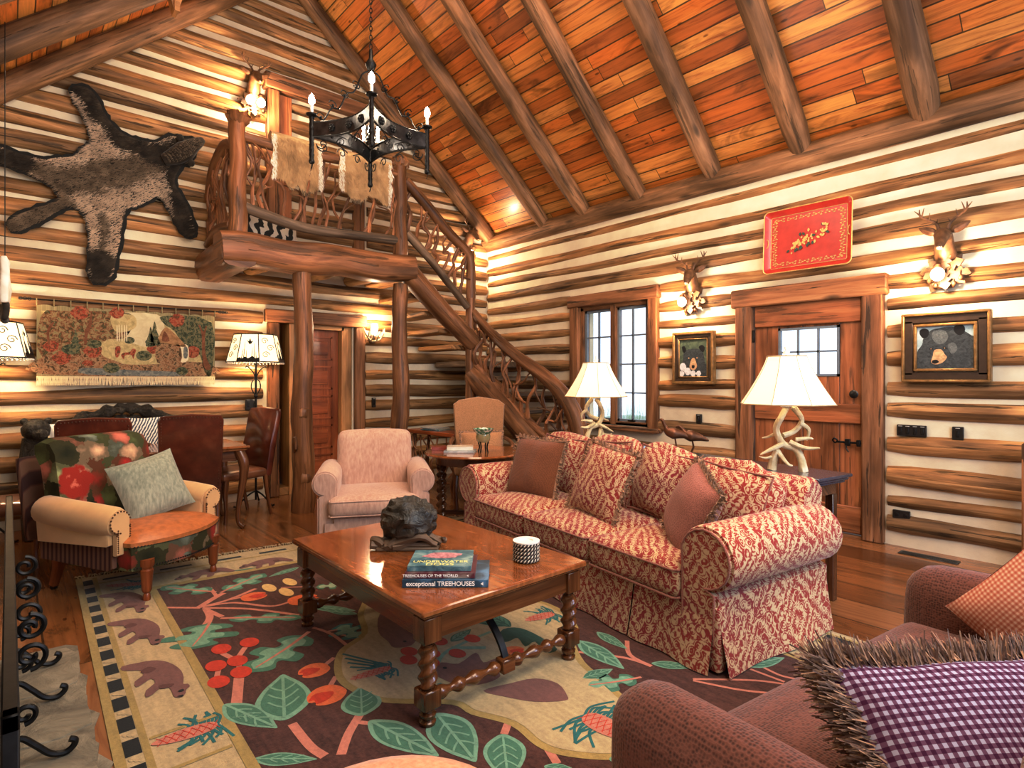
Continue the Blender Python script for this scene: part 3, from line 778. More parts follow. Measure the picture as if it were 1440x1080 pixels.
# pale hides draped over the loft rail
def hide(name,y0,y1,zt,drop,label,seed,parts):
    t_=thing(name,label,'hide',(1.0,0,0)); r_=random.Random(seed)
    O=[]
    for i in range(7): O.append((y0+(y1-y0)*i/6,zt+.012*math.sin(i*2+seed)))
    for i in range(1,6): O.append((y1+r_.uniform(-.02,.02),zt-drop*i/6))
    for i in range(9):
        t=1-i/8; O.append((y0+(y1-y0)*t,zt-drop*(1+ (.22 if i in parts else 0))+r_.uniform(-.02,.02)))
    for i in range(1,6): O.append((y0+r_.uniform(-.02,.02),zt-drop*(1-i/6)))
    O=[(p.x,p.y) for p in cspline([(a,b,0) for a,b in O],3)]
    m=MB(); polyfill(m,O,.012,mi=0); polyfill(m,[(a,b) for a,b in O],-.005,mi=0)
    m.tube([(-.05,y0+(y1-y0)*i/6,zt-.02) for i in range(7)],.062,n=12,mi=0)
    pts=[]
    while len(pts)<3800:
        a,b=r_.uniform(y0-.06,y1+.06),r_.uniform(zt-drop*1.3,zt)
        if inpoly(a,b,O): pts.append((.014,a,b))
    def tn(p,q):
        e=min(p.y-y0,y1-p.y)+q.uniform(-.01,.01)
        return 1 if e<.045 else (2 if p.z<zt-drop*1.12 else 0)
    fur(m,pts,lambda p:(0,.1,-1),.04,.006,tn,seed)
    m.build('pelt',[M['fur_tan'],M['fur_white'],M['fur_brown']],t_,smooth=False)
hide('draped_hide',-3.53,-3.02,3.79,.44,'pale tan hide draped over loft rail, nearest the left newel post',3,(2,3,5))
hide('draped_hide',-2.82,-2.2,3.80,.42,'pale tan hide with white edges draped over loft rail, beside the right newel post',8,(1,5,6))
t=NT('zebra_hide',.8); v=t.co('UV'); w_=t.wave(v,6,6,2,1.5); M['zebra']=t.col(t.ramp(w_,[(.42,(.02,.018,.015)),(.5,(.7,.63,.52))],'CONSTANT'))
m=MB(); m.rbox(0,0,0,.10,.62,.34,.05,nz=.03,M=T(.55,-3.42,2.93,ry=.3))
o=m.build('striped_hide',M['zebra']); tag(o,'black and white striped hide lying on the loft floor behind the branches','hide')
# ================================================================== SEATING
# ---- fabrics
def ikat(name,base,cream,alt):
    t=NT(name,.9,spec=.2); t.b.inputs['Sheen Weight'].default_value=.2
    v=t.co('Object'); dn=t.noise(v,9,3,.5,0,out=1); vv=t.mix(.05,v,dn,'ADD'); s=t.sep(vv)
    X=t.math('MULTIPLY',t.math('ADD',s[0],t.math('MULTIPLY',s[1],.9)),3.3); Z=t.math('MULTIPLY',t.math('SUBTRACT',s[2],t.math('MULTIPLY',s[1],.25)),2.6)
    fx=t.math('ABSOLUTE',t.math('SUBTRACT',t.math('FRACT',X),.5)); fz=t.math('ABSOLUTE',t.math('SUBTRACT',t.math('FRACT',Z),.5))
    dia=t.math('ADD',fx,fz)
    zig=t.math('SINE',t.math('MULTIPLY',dia,34.0))
    vo=t.voro(vv,21,rand=.7); ring=t.math('SINE',t.math('MULTIPLY',vo,26.0))
    n=t.noise(v,46,3,.6,.8)
    f=t.math('ADD',t.math('ADD',t.math('MULTIPLY',zig,.14),t.math('MULTIPLY',ring,.16)),t.math('MULTIPLY',n,1.0))
    m=t.ramp(f,[(.40,(0,0,0)),(.50,(.5,.5,.5)),(.58,(1,1,1))])
    c=t.mix(m,base,cream)
    ln=t.ramp(t.math('ABSOLUTE',t.math('SUBTRACT',f,.5)),[(.0,(1,1,1)),(.035,(0,0,0))])
    c=t.mix(t.math('MULTIPLY',ln,.5),c,tuple(k*.55 for k in base))
    big=t.ramp(t.noise(v,2.2,2),[(.42,(0,0,0)),(.62,(1,1,1))])
    c=t.mix(t.math('MULTIPLY',big,.45),c,t.mix(m,alt,tuple(k*.8 for k in cream)))
    t.bump(t.noise(v,160,2),.25,.003); return t.col(c)
M['ikat']=ikat('ikat_fabric',(.31,.036,.028),(.57,.43,.27),(.19,.02,.045))
def weave(name,c1,c2,sc=150,amp=1.0):
    t=NT(name,.92,spec=.15); t.b.inputs['Sheen Weight'].default_value=.25; v=t.co('Object'); n=t.voro(v,sc,rand=.5); n2=t.noise(v,3,4)
    f=t.math('ADD',t.math('MULTIPLY',n,amp),t.math('MULTIPLY',n2,.35))
    t.bump(n,.5,.004); return t.col(t.ramp(f,[(.2,c1),(.75,c2)]))
M['brownweave']=weave('brown_weave',(.10,.032,.014),(.25,.095,.045))
M['mauve']=weave('mauve_weave',(.17,.055,.04),(.36,.155,.115))
def chenille(name,c1,c2):
    t=NT(name,.9,spec=.15); t.b.inputs['Sheen Weight'].default_value=.3; v=t.co('Object')
    n=t.noise(t.mapp(v,(60,60,14)),1.0,3,.6); n2=t.noise(v,2.5,3)
    t.bump(n,.3,.003); return t.col(t.ramp(t.math('ADD',t.math('MULTIPLY',n,.6),t.math('MULTIPLY',n2,.4)),[(.35,c1),(.65,c2)]))
M['pink']=chenille('pink_chenille',(.44,.28,.215),(.60,.43,.34))
M['rust']=weave('rust_chenille',(.045,.014,.009),(.185,.068,.045),120)
M['tan_suede']=plain('tan_suede',(.62,.41,.20),.7,0,.08,8,.1,sheen=.3)
M['cognac']=plain('cognac_leather',(.44,.165,.05),.38,0,.22,26,.35,coat=.15)
M['sage']=chenille('sage_velvet',(.20,.22,.17),(.40,.41,.33))
M['brownfabric']=weave('brown_check_fabric',(.26,.13,.06),(.50,.29,.15),130)
t=NT('striped_fabric',.85); v=t.co('Object'); w1=t.wave(v,9,0,0,1,dir='Y'); M['stripe']=t.col(t.ramp(w1,[(.3,(.045,.014,.012)),(.5,(.13,.045,.03)),(.6,(.16,.075,.045))]))
t=NT('red_leather',.28,spec=.5); v=t.co('Object'); n=t.noise(v,5,4); t.b.inputs['Coat Weight'].default_value=.3
M['oxblood']=t.col(t.ramp(n,[(.3,(.045,.008,.005)),(.6,(.14,.028,.013)),(.8,(.24,.065,.03))]))
t=NT('brown_leather',.28,spec=.5); v=t.co('Object'); n=t.noise(v,5,4); t.b.inputs['Coat Weight'].default_value=.3
M['saddle']=t.col(t.ramp(n,[(.3,(.10,.032,.014)),(.6,(.24,.09,.04)),(.8,(.33,.14,.07))]))
t=NT('needlepoint_roses',.9,spec=.15); v=t.co('Object'); dn=t.noise(v,14,3,.6,0,out=1); vv=t.mix(.09,v,dn,'ADD')
vo=t.n('TexVoronoi'); t.put(vo.inputs['Vector'],vv); vo.inputs['Scale'].default_value=8.5
s_=t.sep(vo.outputs['Color']); c=t.ramp(s_[0],[(.0,(.02,.022,.012)),(.16,(.13,.16,.06)),(.34,(.33,.36,.17)),(.5,(.40,.035,.03)),(.63,(.60,.20,.14)),(.76,(.70,.46,.30)),(.88,(.27,.31,.25))],'CONSTANT')
c=t.mix(t.ramp(vo.outputs['Distance'],[(.15,(0,0,0)),(.6,(.8,.8,.8))]),c,(.05,.045,.02))
def rosemask(t,center,r):
    sub=t.n('VectorMath',operation='DISTANCE'); t.put(sub.inputs[0],vv); sub.inputs[1].default_value=center
    return t.math('DIVIDE',sub.outputs['Value'],r)
for ctr,rr in (((-.20,.20,.76),.17),((.12,.20,.86),.06),((.27,.2,.88),.06),((.02,.14,.62),.07),((-.28,-.4,.28),.10),((.05,-.5,.28),.09)):
    q=rosemask(t,ctr,rr); pet=t.math('ADD',q,t.math('MULTIPLY',t.noise(vv,16,2),.5))
    rc=t.ramp(pet,[(.0,(.35,.03,.02)),(.3,(.50,.10,.05)),(.42,(.22,.015,.015)),(.58,(.62,.22,.14)),(.74,(.28,.02,.02)),(.9,(.55,.17,.11)),(1.0,(.30,.03,.02))])
    c=t.mix(t.ramp(q,[(.93,(1,1,1)),(1.0,(0,0,0))]),c,rc)
t.bump(t.noise(v,150,2),.3,.003); M['roses']=t.col(c)
def gingham(name,a,b,c_,n=70,ax=(0,2)):
    t=NT(name,.9,spec=.15); s=t.sep(t.co('UV'))
    fx=t.math('GREATER_THAN',t.math('FRACT',t.math('MULTIPLY',s[0],n)),.5); fz=t.math('GREATER_THAN',t.math('FRACT',t.math('MULTIPLY',s[1],n)),.5)
    f=t.math('MULTIPLY',t.math('ADD',fx,fz),.5)
    t.bump(t.noise(t.co('UV'),12,3),.25,.02); return t.col(t.ramp(f,[(.0,a),(.3,b),(.8,c_)],'CONSTANT'))
M['gingham']=gingham('gingham',(.38,.37,.48),(.15,.065,.12),(.065,.014,.045),60)
M['ginghampink']=gingham('pink_check',(.62,.44,.34),(.52,.25,.17),(.42,.14,.09),75)
def fringe(m,w,h,Mt,L=.03,n=700,mi=0,seed=1,wd=.006,sides='LRTB'):
    r_=random.Random(seed)
    for i in range(n):
        s_=r_.choice(sides); t=r_.uniform(-1,1)
        k=1-.06*(1-t*t)
        p=Vector((t*w/2,0,h/2*k)) if s_=='T' else Vector((t*w/2,0,-h/2*k)) if s_=='B' else Vector((w/2*k,0,t*h/2)) if s_=='R' else Vector((-w/2*k,0,t*h/2))
        d=Vector((p.x/w,0,p.z/h)).normalized()*.6+{'T':Vector((0,0,1)),'B':Vector((0,0,-1)),'R':Vector((1,0,0)),'L':Vector((-1,0,0))}[s_]
        d+=Vector((r_.uniform(-.5,.5),r_.uniform(-1.1,1.1),r_.uniform(-.5,.5))); d.normalize()
        l=L*r_.uniform(.6,1.2); q=d.cross(Vector((0,1,0))); q=q.normalized() if q.length>.01 else Vector((1,0,0))
        q=(q+Vector((0,r_.uniform(-1,1),0))).normalized()*wd
        P=p+Vector((0,r_.uniform(-.012,.012),0))
        if L>.04: P=p*r_.uniform(.87,1.0)+Vector((0,r_.choice([-1,1])*r_.uniform(0,.03),0))
        m.add([Mt@(P-q),Mt@(P+q),Mt@(P+d*l+q*.6),Mt@(P+d*l-q*.6)],[[0,1,2,3]],[[(0,0)]*4],mi if L<=.04 else r_.choice([0,0,0,1,1,2]))
def cord(m,w,h,Mt,r,mi=0,nz=.25,seed=0):
    P=[]
    for i in range(41):
        a=i/40*4; k=int(a)%4; t=(a-int(a))*2-1; q=1-.06*(1-t*t)
        P.append(Mt@Vector([(t*w/2,0,h/2*q),(w/2*q,0,-t*h/2),(-t*w/2,0,-h/2*q),(-w/2*q,0,t*h/2)][k]))
    m.tube(P,r,n=8,mi=mi,nz=nz,nf=25,seed=seed)
M['fringe']=plain('fringe_yarn',(.34,.20,.12),.9,0,.45,40,.3,sheen=.3)
M['fringe3']=plain('pale_fringe_yarn',(.27,.18,.13),.9,0,.3,40,.3)
M['fringe2']=plain('thick_fringe_yarn',(.13,.065,.045),.95,0,.6,60,.3,sheen=.3)
def throw(name,label,mat,w,h,t_,loc,rz,rx,ry=0,fr=None,Lf=.03,n=700,seed=1,group=None,wd=.006,cat='pillow'):
    o=thing(name,label,cat,loc,rz,group); Mt=T(0,0,0,rx=rx,ry=ry)
    m=MB(); m.pillow(w,h,t_,Mt,seed=seed); m.build('cover',mat,o)
    if fr:
        m=MB(); cord(m,w,h,Mt,.011); fringe(m,w,h,Mt,Lf,n,seed=seed,wd=wd); m.build('fringe',[fr,M['fringe'],M['fringe3']] if Lf>.04 else fr,o,smooth=False)
    return o
def scroll_panel(cx,cz,r,zb,wb,side):
    """front outline of a rolled arm: circle with a stem down to zb. side=+1: roll overhangs to +x"""
    P=[]
    for i in range(0,15):
        a=-PI/2+ (i/14)*(PI*1.42); P.append((cx+side*r*math.cos(a),cz+r*math.sin(a)))
    xi=cx-side*r*.93
    P+= [(xi,cz-r*.5),(xi,(cz+zb)/2),(xi,zb),(xi+side*wb,zb),(xi+side*wb,cz-r*1.15)]
    return P
# ---- sofa
SR=math.radians(-8); SO=(4.27,-2.86,0)
def s2w(x,y,z=0):
    c,s_=math.cos(SR),math.sin(SR); return (SO[0]+c*x-s_*y,SO[1]+s_*x+c*y,z)
so=thing('sofa','red and cream ikat patterned three seat sofa with rolled arms','sofa',SO,SR)
for sd_,nm in((1,'r'),(-1,'l')):
    m=MB(); m.prism(scroll_panel(sd_*1.14,.525,.155,.10,.21,sd_),.0,.93,b=.012)
    m.build('arm',M['ikat'],so,ang=50)
    m=MB(); pp=scroll_panel(sd_*1.14,.525,.137,.14,.18,sd_); m.prism(pp,-.018,.02,b=.006); m.build('arm_panel',M['ikat'],so)
    m=MB(); pl=[(p[0],-.018,p[1]) for p in pp]; m.tube(pl+[pl[0]],.006,n=6); m.build('piping',M['mauve'],so)
m=MB(); m.rbox(0,.48,.22,2.14,.9,.26,.03); m.build('seat_frame',M['ikat'],so)
# slanted back
m=MB(); m.prism([(.70,.12),(.96,.12),(1.01,.76),(.96,.81),(.90,.81),(.82,.74)],-1.14,1.14,ax='x',b=.03); m.build('back_frame',M['ikat'],so)
# seat cushions
for i in(-1,0,1):
    m=MB(); m.rbox(i*.672,.33,.375,.668,.76,.17,.05,bul=(.0,.0,.035),n=10,nz=.006,seed=i); c_=m.build('seat_cushion',M['ikat'],so)
    m=MB(); x0,x1=i*.672-.325,i*.672+.325
    for z in(.30,.435): m.tube([(x0,.3,z),(x0,-.03,z),(x0+.02,-.052,z),(x1-.02,-.052,z),(x1,-.03,z),(x1,.3,z)],.006,n=6)
    m.build('piping',M['mauve'],c_)
# back cushions
for i,(x,rz_,h,w_c,ry_) in enumerate(((-.77,.05,.47,.53,.04),(-.24,-.05,.49,.54,-.05),(.27,.10,.47,.46,.16),(.77,.0,.43,.57,.09))):
    m=MB(); m.rbox(0,0,0,w_c,.17,h,.08,bul=(.0,.07,.035),n=12,nz=.022,seed=i*3+1,M=T(x,.70,.43+h/2,rx=-.22,ry=ry_,rz=rz_)); c_=m.build('back_cushion',M['ikat'],so)
    m=MB(); Mt=T(x,.70,.43+h/2,rx=-.22,ry=ry_,rz=rz_)@T(0,-.07,0); cord(m,w_c-.04,h-.03,Mt,.006,nz=0); m.build('piping',M['mauve'],c_)
# skirt
m=MB()
def skirt_panel(m,P0,P1,out,z0,z1,n=14,wv=.012,seed=0):
    P0=Vector(P0);P1=Vector(P1);o=Vector(out)
    vs=[];fs=[];uvs=[]
    rows=[(z1,0),((z0+z1)/2,.45),(z0,1)]
    for (z,f) in rows:
        for i in range(n+1):
            t=i/n; p=P0.lerp(P1,t)+o*(f*1.0)+o.normalized()*(wv*f*math.sin(t*9+seed)); p.z=z; vs.append(p)
    for r in range(2):
        for i in range(n):
            a=r*(n+1)+i; fs.append([a,a+n+1,a+n+2,a+1]); uvs.append([(0,0)]*4)
    m.add(vs,fs,uvs)
for a,b in((-1.19,-.68),(-.67,0),(.01,.68),(.69,1.19)): skirt_panel(m,(a,-.01,0),(b,-.01,0),(0,-.05,0),.012,.30,seed=a)
m.build('skirt',M['ikat'],so)
m=MB(); skirt_panel(m,(1.195,.0,0),(1.195,.93,0),(.06,0,0),.012,.34,n=16,seed=2); skirt_panel(m,(-1.195,.93,0),(-1.195,.0,0),(-.06,0,0),.012,.34,n=16); skirt_panel(m,(1.19,.95,0),(-1.19,.95,0),(0,.05,0),.012,.30); m.build('skirt',M['ikat'],so)
for sx in(-1,1):
    m=MB(); m.rbox(sx*1.185,.015,.165,.07,.07,.30,.02,n=4); m.build('skirt_corner',M['ikat'],so)
for sx in(-1.08,1.08):
    for y in(.06,.86): m=MB(); m.lathe([(.02,0),(.03,.03),(.03,.12)],c=(sx,y,0),n=10); m.build('foot',M['mahog'],so)
x,y,_=s2w(-.74,.36); throw('throw_pillow','brown woven throw pillow with tan fringe, leaning at left end of the red sofa',M['brownweave'],.54,.46,.17,(x,y,.675),SR+.12,-.30,fr=M['fringe'],seed=2)
x,y,_=s2w(.06,.32); throw('throw_pillow','red and cream patterned throw pillow with brown fringe, middle of the sofa',M['ikat'],.50,.48,.17,(x,y,.69),SR-.12,-.38,ry=.10,fr=M['fringe'],seed=5)
x,y,_=s2w(.80,.30); throw('throw_pillow','mauve brown throw pillow with shaggy edge, propped against right sofa arm',M['mauve'],.44,.44,.19,(x,y,.65),SR-.62,-.40,ry=.30,fr=M['fringe'],seed=7,n=900)
# ---- pink armchair
pc=thing('armchair','plain dusty pink upholstered armchair with rolled arms','armchair',(2.44,-3.17,0),math.radians(62))
for sd_ in(1,-1):
    m=MB(); m.prism(scroll_panel(sd_*.37,.56,.10,.08,.15,sd_),-.34,.36,b=.012); m.build('arm',M['pink'],pc,ang=50)
    m=MB(); m.prism(scroll_panel(sd_*.37,.56,.085,.12,.12,sd_),-.352,-.33,b=.005); m.build('arm_panel',M['pink'],pc)
m=MB(); m.rbox(0,0,.20,.62,.76,.24,.03); m.build('seat_frame',M['pink'],pc)
m=MB(); m.rbox(0,0,0,.64,.20,.62,.07,bul=(.0,.03,.015),n=10,top=1.0,M=T(0,.30,.60,rx=-.17)); m.build('backrest',M['pink'],pc)
m=MB(); m.rbox(0,-.11,.385,.68,.66,.15,.05,bul=(.01,.01,.03),n=10); c_=m.build('seat_cushion',M['pink'],pc)
m=MB()
for z in(.325,.435): m.tube([(-.335,.1,z),(-.335,-.42,z),(-.32,-.442,z),(.32,-.442,z),(.335,-.42,z),(.335,.1,z)],.005,n=6)
m.build('piping',M['pink'],c_)
m=MB(); skirt_panel(m,(-.37,-.37,0),(.37,-.37,0),(0,-.02,0),.01,.26); skirt_panel(m,(.37,-.37,0),(.37,.38,0),(.02,0,0),.01,.26);skirt_panel(m,(-.37,.38,0),(-.37,-.37,0),(-.02,0,0),.01,.26); m.build('skirt',M['pink'],pc)
# ---- floral armchair
fc=thing('armchair','armchair with rose needlepoint back, tan arms and cognac leather seat','armchair',(2.25,-4.80,0),math.radians(124))
for sx in(-.27,.27):
    m=MB(); m.lathe([(.008,.0),(.02,.0),(.024,.02),(.018,.045),(.014,.05),(.022,.055),(.028,.07),(.030,.10),(.034,.16),(.038,.19),(.030,.20),(.042,.22),(.042,.26)],c=(sx,-.33,0),n=14)
    l=m.build('leg',M['cherry'],fc); m=MB(); m.tube([(sx-.012,-.33,.017),(sx+.012,-.33,.017)],.017,n=12); m.build('caster',M['iron'],l)
    m=MB(); m.tube([(sx,.42,.03),(sx,.38,.15),(sx*1.05,.36,.3)],[.022,.028,.034],n=8,sq=.5); l=m.build('leg',M['cherry'],fc); m=MB(); m.tube([(sx-.012,.42,.017),(sx+.012,.42,.017)],.017,n=12); m.build('caster',M['iron'],l)
for sd_ in(1,-1):
    m=MB(); n=9
    # rolled arm sloping slightly, stuffed tan suede
    m.tube([(sd_*.37,-.22,.50),(sd_*.375,-.19,.505),(sd_*.38,-.05,.515),(sd_*.38,.15,.53),(sd_*.36,.36,.545),(sd_*.35,.40,.55)],[.078,.088,.092,.092,.088,.06],n=18,nz=.02)
    m.prism([(sd_*.29,.36),(sd_*.42,.36),(sd_*.43,.50),(sd_*.29,.50)],-.20,.36,b=.01)
    a_=m.build('arm',M['tan_suede'],fc)
    m=MB(); m.prism(scroll_panel(sd_*.37,.50,.066,.30,.085,sd_),-.242,-.21,b=.006); m.build('arm_front',M['tan_suede'],a_)
    m=MB()
    for p in scroll_panel(sd_*.37,.50,.066,.30,.085,sd_): m.sphere((p[0],-.242,p[1]),.0055,n=6)
    for k in range(12): m.sphere((sd_*.305,-.242,.32+k*.014),.005,n=6); m.sphere((sd_*.385,-.242,.32+k*.012),.005,n=6)
    m.build('nail_trim',M['bronze'],a_)
    m=MB(); m.prism([(-.20,.22),(-.16,.20),(.38,.24),(.40,.46),(-.20,.46)],sd_*.355,sd_*.385,ax='x',b=.008); m.build('side_panel',M['stripe'],fc)
# bowed front apron + seat
def bow(w,y0,yf,n=16):
    return [(-w,y0)]+[(-w+2*w*i/n,-.30-(yf)*math.sin(PI*i/n)**.8) for i in range(n+1)]+[(w,y0)]
m=MB(); m.prism(bow(.35,.25,.10),.20,.35,ax='z',b=.008); m.build('apron',M['roses'],fc)
m=MB()
P=[p for p in bow(.355,.25,.105,44)[1:-1]]
for z in(.215,.345):
    for p in P: m.sphere((p[0],p[1],z),.0055,n=6)
m.build('nail_trim',M['irongrey'],fc)
m=MB(); B=bow(.355,.30,.115)
m.prism(B,.345,.37,ax='z'); 
cx_,cy_=0,-.05
vs=[];ring=6
for k in range(ring+1):
    q=1-k/ring
    for p in B: vs.append((p[0]*q,cy_+(p[1]-cy_)*q,.37+.085*(1-q**2.2)**.7))
nb=len(B);fs=[]
for k in range(ring):
    for i in range(nb):
        j=(i+1)%nb; fs.append([k*nb+i,k*nb+j,(k+1)*nb+j,(k+1)*nb+i])
m.add(vs,fs,[[(0,0)]*4]*len(fs)); m.build('seat',M['cognac'],fc)
m=MB(); m.prism([(.22,.36),(.36,.36),(.44,.80),(.50,.90),(.50,.96),(.44,.985),(.36,.97),(.31,.90)],-.34,.34,ax='x',b=.05); m.build('backrest',M['roses'],fc,ang=60)
m=MB(); m.rbox(0,.38,.62,.64,.05,.55,.02,M=T(0,.055,0)@T(0,0,0,rx=-.17)@T(0,.09,.05)); m.build('back_panel',M['stripe'],fc)
throw('throw_pillow','plain sage green velvet throw pillow on the rose needlepoint armchair',M['sage'],.43,.43,.16,(2.22,-4.74,.63),math.radians(124)-.30,-.42,ry=-.22,seed=9)
# ---- tall brown armchair
bc=thing('armchair','tall backed brown armchair with wooden arms, in front of the stairs','armchair',(1.90,-1.62,0),math.radians(56))
m=MB(); m.prism([(-.26,.55),(.26,.55),(.29,1.08),(.22,1.13),(.1,1.15),(0,1.165),(-.1,1.15),(-.22,1.13),(-.29,1.08)],.20,.30,b=.02); m.build('backrest',M['brownfabric'],bc)
m=MB(); m.rbox(0,-.02,.42,.58,.56,.14,.05,bul=(0,0,.02)); m.build('seat',M['brownfabric'],bc)
for sx in(-1,1):
    m=MB(); m.tube(spline([(sx*.29,.24,.70),(sx*.32,.0,.69),(sx*.33,-.2,.66),(sx*.30,-.30,.64),(sx*.29,-.33,.60)],5),.022,n=8); m.tube(spline([(sx*.32,-.22,.65),(sx*.33,-.18,.55),(sx*.29,-.14,.46)],5),.017,n=8); m.build('arm',M['twig'],bc)
    m=MB(); m.tube(spline([(sx*.27,-.25,.36),(sx*.28,-.27,.2),(sx*.27,-.26,.0)],5),[.028]*11 if False else .024,n=8); m.build('leg',M['mahog'],bc)
    m=MB(); m.tube(spline([(sx*.26,.24,.36),(sx*.26,.27,.2),(sx*.26,.33,.0)],5),.024,n=8); m.build('leg',M['mahog'],bc)
throw('throw_pillow','tan lumbar pillow with pale tassels on the tall brown armchair',M['tan_suede'] if False else M['brownfabric'],.46,.28,.14,(1.97,-1.66,.66),math.radians(56),-.2,fr=M['fringe'],Lf=.02,n=300,seed=13)
# ---- loveseat in the right foreground
# (rear feet omitted where hidden)
lv=thing('loveseat','rust brown chenille loveseat with rounded arms in the right foreground','loveseat',(6.10,-3.60,0),math.radians(-98))
# local: front -y -> world -x ; local x -> world -y (+x = near camera)
for sd_ in(1,-1):
    m=MB(); m.rbox(0,0,0,.20,.82,.61,.09,n=12,bul=(.02,.02,.02),M=T(sd_*.76,.37,.355)); m.build('arm',M['rust'],lv)
m=MB(); m.rbox(0,.38,.22,1.40,.72,.26,.03); m.build('seat_frame',M['rust'],lv)
for i in(-1,1):
    m=MB(); m.rbox(i*.33,.31,.40,.65,.66,.16,.05,bul=(0,.01,.025),n=10); m.build('seat_cushion',M['rust'],lv)
m=MB(); m.rbox(0,0,0,1.66,.20,.72,.07,n=10,M=T(0,.76,.52,rx=-.10)); m.build('backrest',M['rust'],lv)
for sx in(-.78,.78):
    for y in(.05,.85):
        m=MB(); m.lathe([(.018,0),(.03,.10)],c=(sx,y,0),n=10); m.build('leg',M['mahog'],lv)
lc,ls=math.cos(math.radians(-98)),math.sin(math.radians(-98))
def l2w(x,y): return (6.10+lc*x-ls*y,-3.60+ls*x+lc*y)
x,y=l2w(.40,.46); throw('throw_pillow','large gingham throw pillow with thick shaggy brown fringe on the loveseat',M['gingham'],.60,.50,.19,(6.635,-4.02,.585),math.radians(53),-.85,fr=M['fringe2'],Lf=.05,n=7000,seed=21,wd=.0022)
x,y=l2w(-.40,.46); throw('throw_pillow','salmon pink finely checked throw pillow against loveseat far arm',M['ginghampink'],.52,.48,.17,(6.66,-3.04,.61),math.radians(-14),-.25,ry=.62,seed=23)
# ================================================================== TABLES
def twleg(name,parent,x,y,ztop,r,zb=.0,lobes=2):
    m=MB()
    m.box(x-r*1.25,x+r*1.25,y-r*1.25,y+r*1.25,ztop-.10,ztop,b=.004,grain=2)
    z1=ztop-.11;z0=.15
    n=46; m.tube([(x,y,z0+(z1-z0)*i/n) for i in range(n+1)],[r*(1.0 if 2<i<n-2 else .7) for i in range(n+1)],n=16,tw=(lobes,62,.20),cap=True)
    m.box(x-r*1.2,x+r*1.2,y-r*1.2,y+r*1.2,.075,.15,b=.005,grain=2)
    m.lathe([(r*.7,0),(r*.95,.008),(r*1.0,.02),(r*.7,.028),(r*.98,.038),(r*1.02,.05),(r*.7,.058),(r*.95,.066),(r*.9,.078)],c=(x,y,0),n=16)
    return m.build(name,M['walnut'],parent)
t=NT('table_top_wood',.16); uv=t.co('Object'); w1=t.noise(t.mapp(uv,(3.2,9,3)),1.2,6,.6,2.2)
t.b.inputs['Coat Weight'].default_value=.6; t.b.inputs['Coat Roughness'].default_value=.08
M['tabletop']=t.col(t.ramp(w1,[(.25,(.15,.042,.012)),(.5,(.28,.09,.025)),(.75,(.40,.155,.045))]))
ct=thing('coffee_table','carved walnut coffee table with barley twist legs on the rug','coffee table',(4.29,-3.83,0))
X,Y=.67,.47
m=MB(); m.box(-X,X,-Y,Y,.452,.482,b=.008,grain=0); m.box(-X+.02,X-.02,-Y+.02,Y-.02,.435,.453,b=.008,grain=0); m.build('tabletop',M['tabletop'],ct)
m=MB()
for sx in(-1,1): m.box(sx*(X-.05)-.012,sx*(X-.05)+.012,-Y+.08,Y-.08,.345,.436,grain=1)
for sy in(-1,1): m.box(-X+.08,X-.08,sy*(Y-.05)-.012,sy*(Y-.05)+.012,.345,.436,grain=0)
m.build('apron',M['walnut'],ct)
for sx in(-1,1):
    for sy in(-1,1): twleg('leg',ct,sx*(X-.065),sy*(Y-.065),.436,.034)
for sx in(-1,1):
    x=sx*(X-.065); n=60; L=2*(Y-.10)
    pr=[.021,.03,.026,.015,.015,.03,.03,.014,.02,.03,.028,.02,.014,.014,.03,.03,.015]
    prof=interp(pr+[.0]*0,26); half=[(prof[i],i/25*(L/2-.035)) for i in range(26)]
    m=MB()
    for s_ in(1,-1): m.tube([(x,s_*(.035+(L/2-.035)*(i/25)),.11) for i in range(26)],[prof[25-i] for i in range(26)],n=14)
    m.box(x-.03,x+.03,-.036,.036,.08,.14,b=.005,grain=1); m.build('stretcher',M['walnut'],ct)
    m=MB(); P=spline([(x,0,.135),(x-sx*.03,.0,.19),(x-sx*.10,.0,.26),(x-sx*.22,0,.33),(x-sx*.35,0,.36),(x-sx*.45,0,.43)],6)
    n=len(P); vs=[];fs=[]
    for p in P: vs+=[(p.x-.004*sx,p.y-.016,p.z-.006),(p.x-.004*sx,p.y+.016,p.z-.006),(p.x+.004*sx,p.y+.016,p.z+.006),(p.x+.004*sx,p.y-.016,p.z+.006)]
    for i in range(n-1):
        for k in range(4): fs.append([i*4+k,i*4+(k+1)%4,(i+1)*4+(k+1)%4,(i+1)*4+k])
    m.add(vs,fs,[[(0,0)]*4]*len(fs)); m.build('iron_brace',M['iron'],ct)
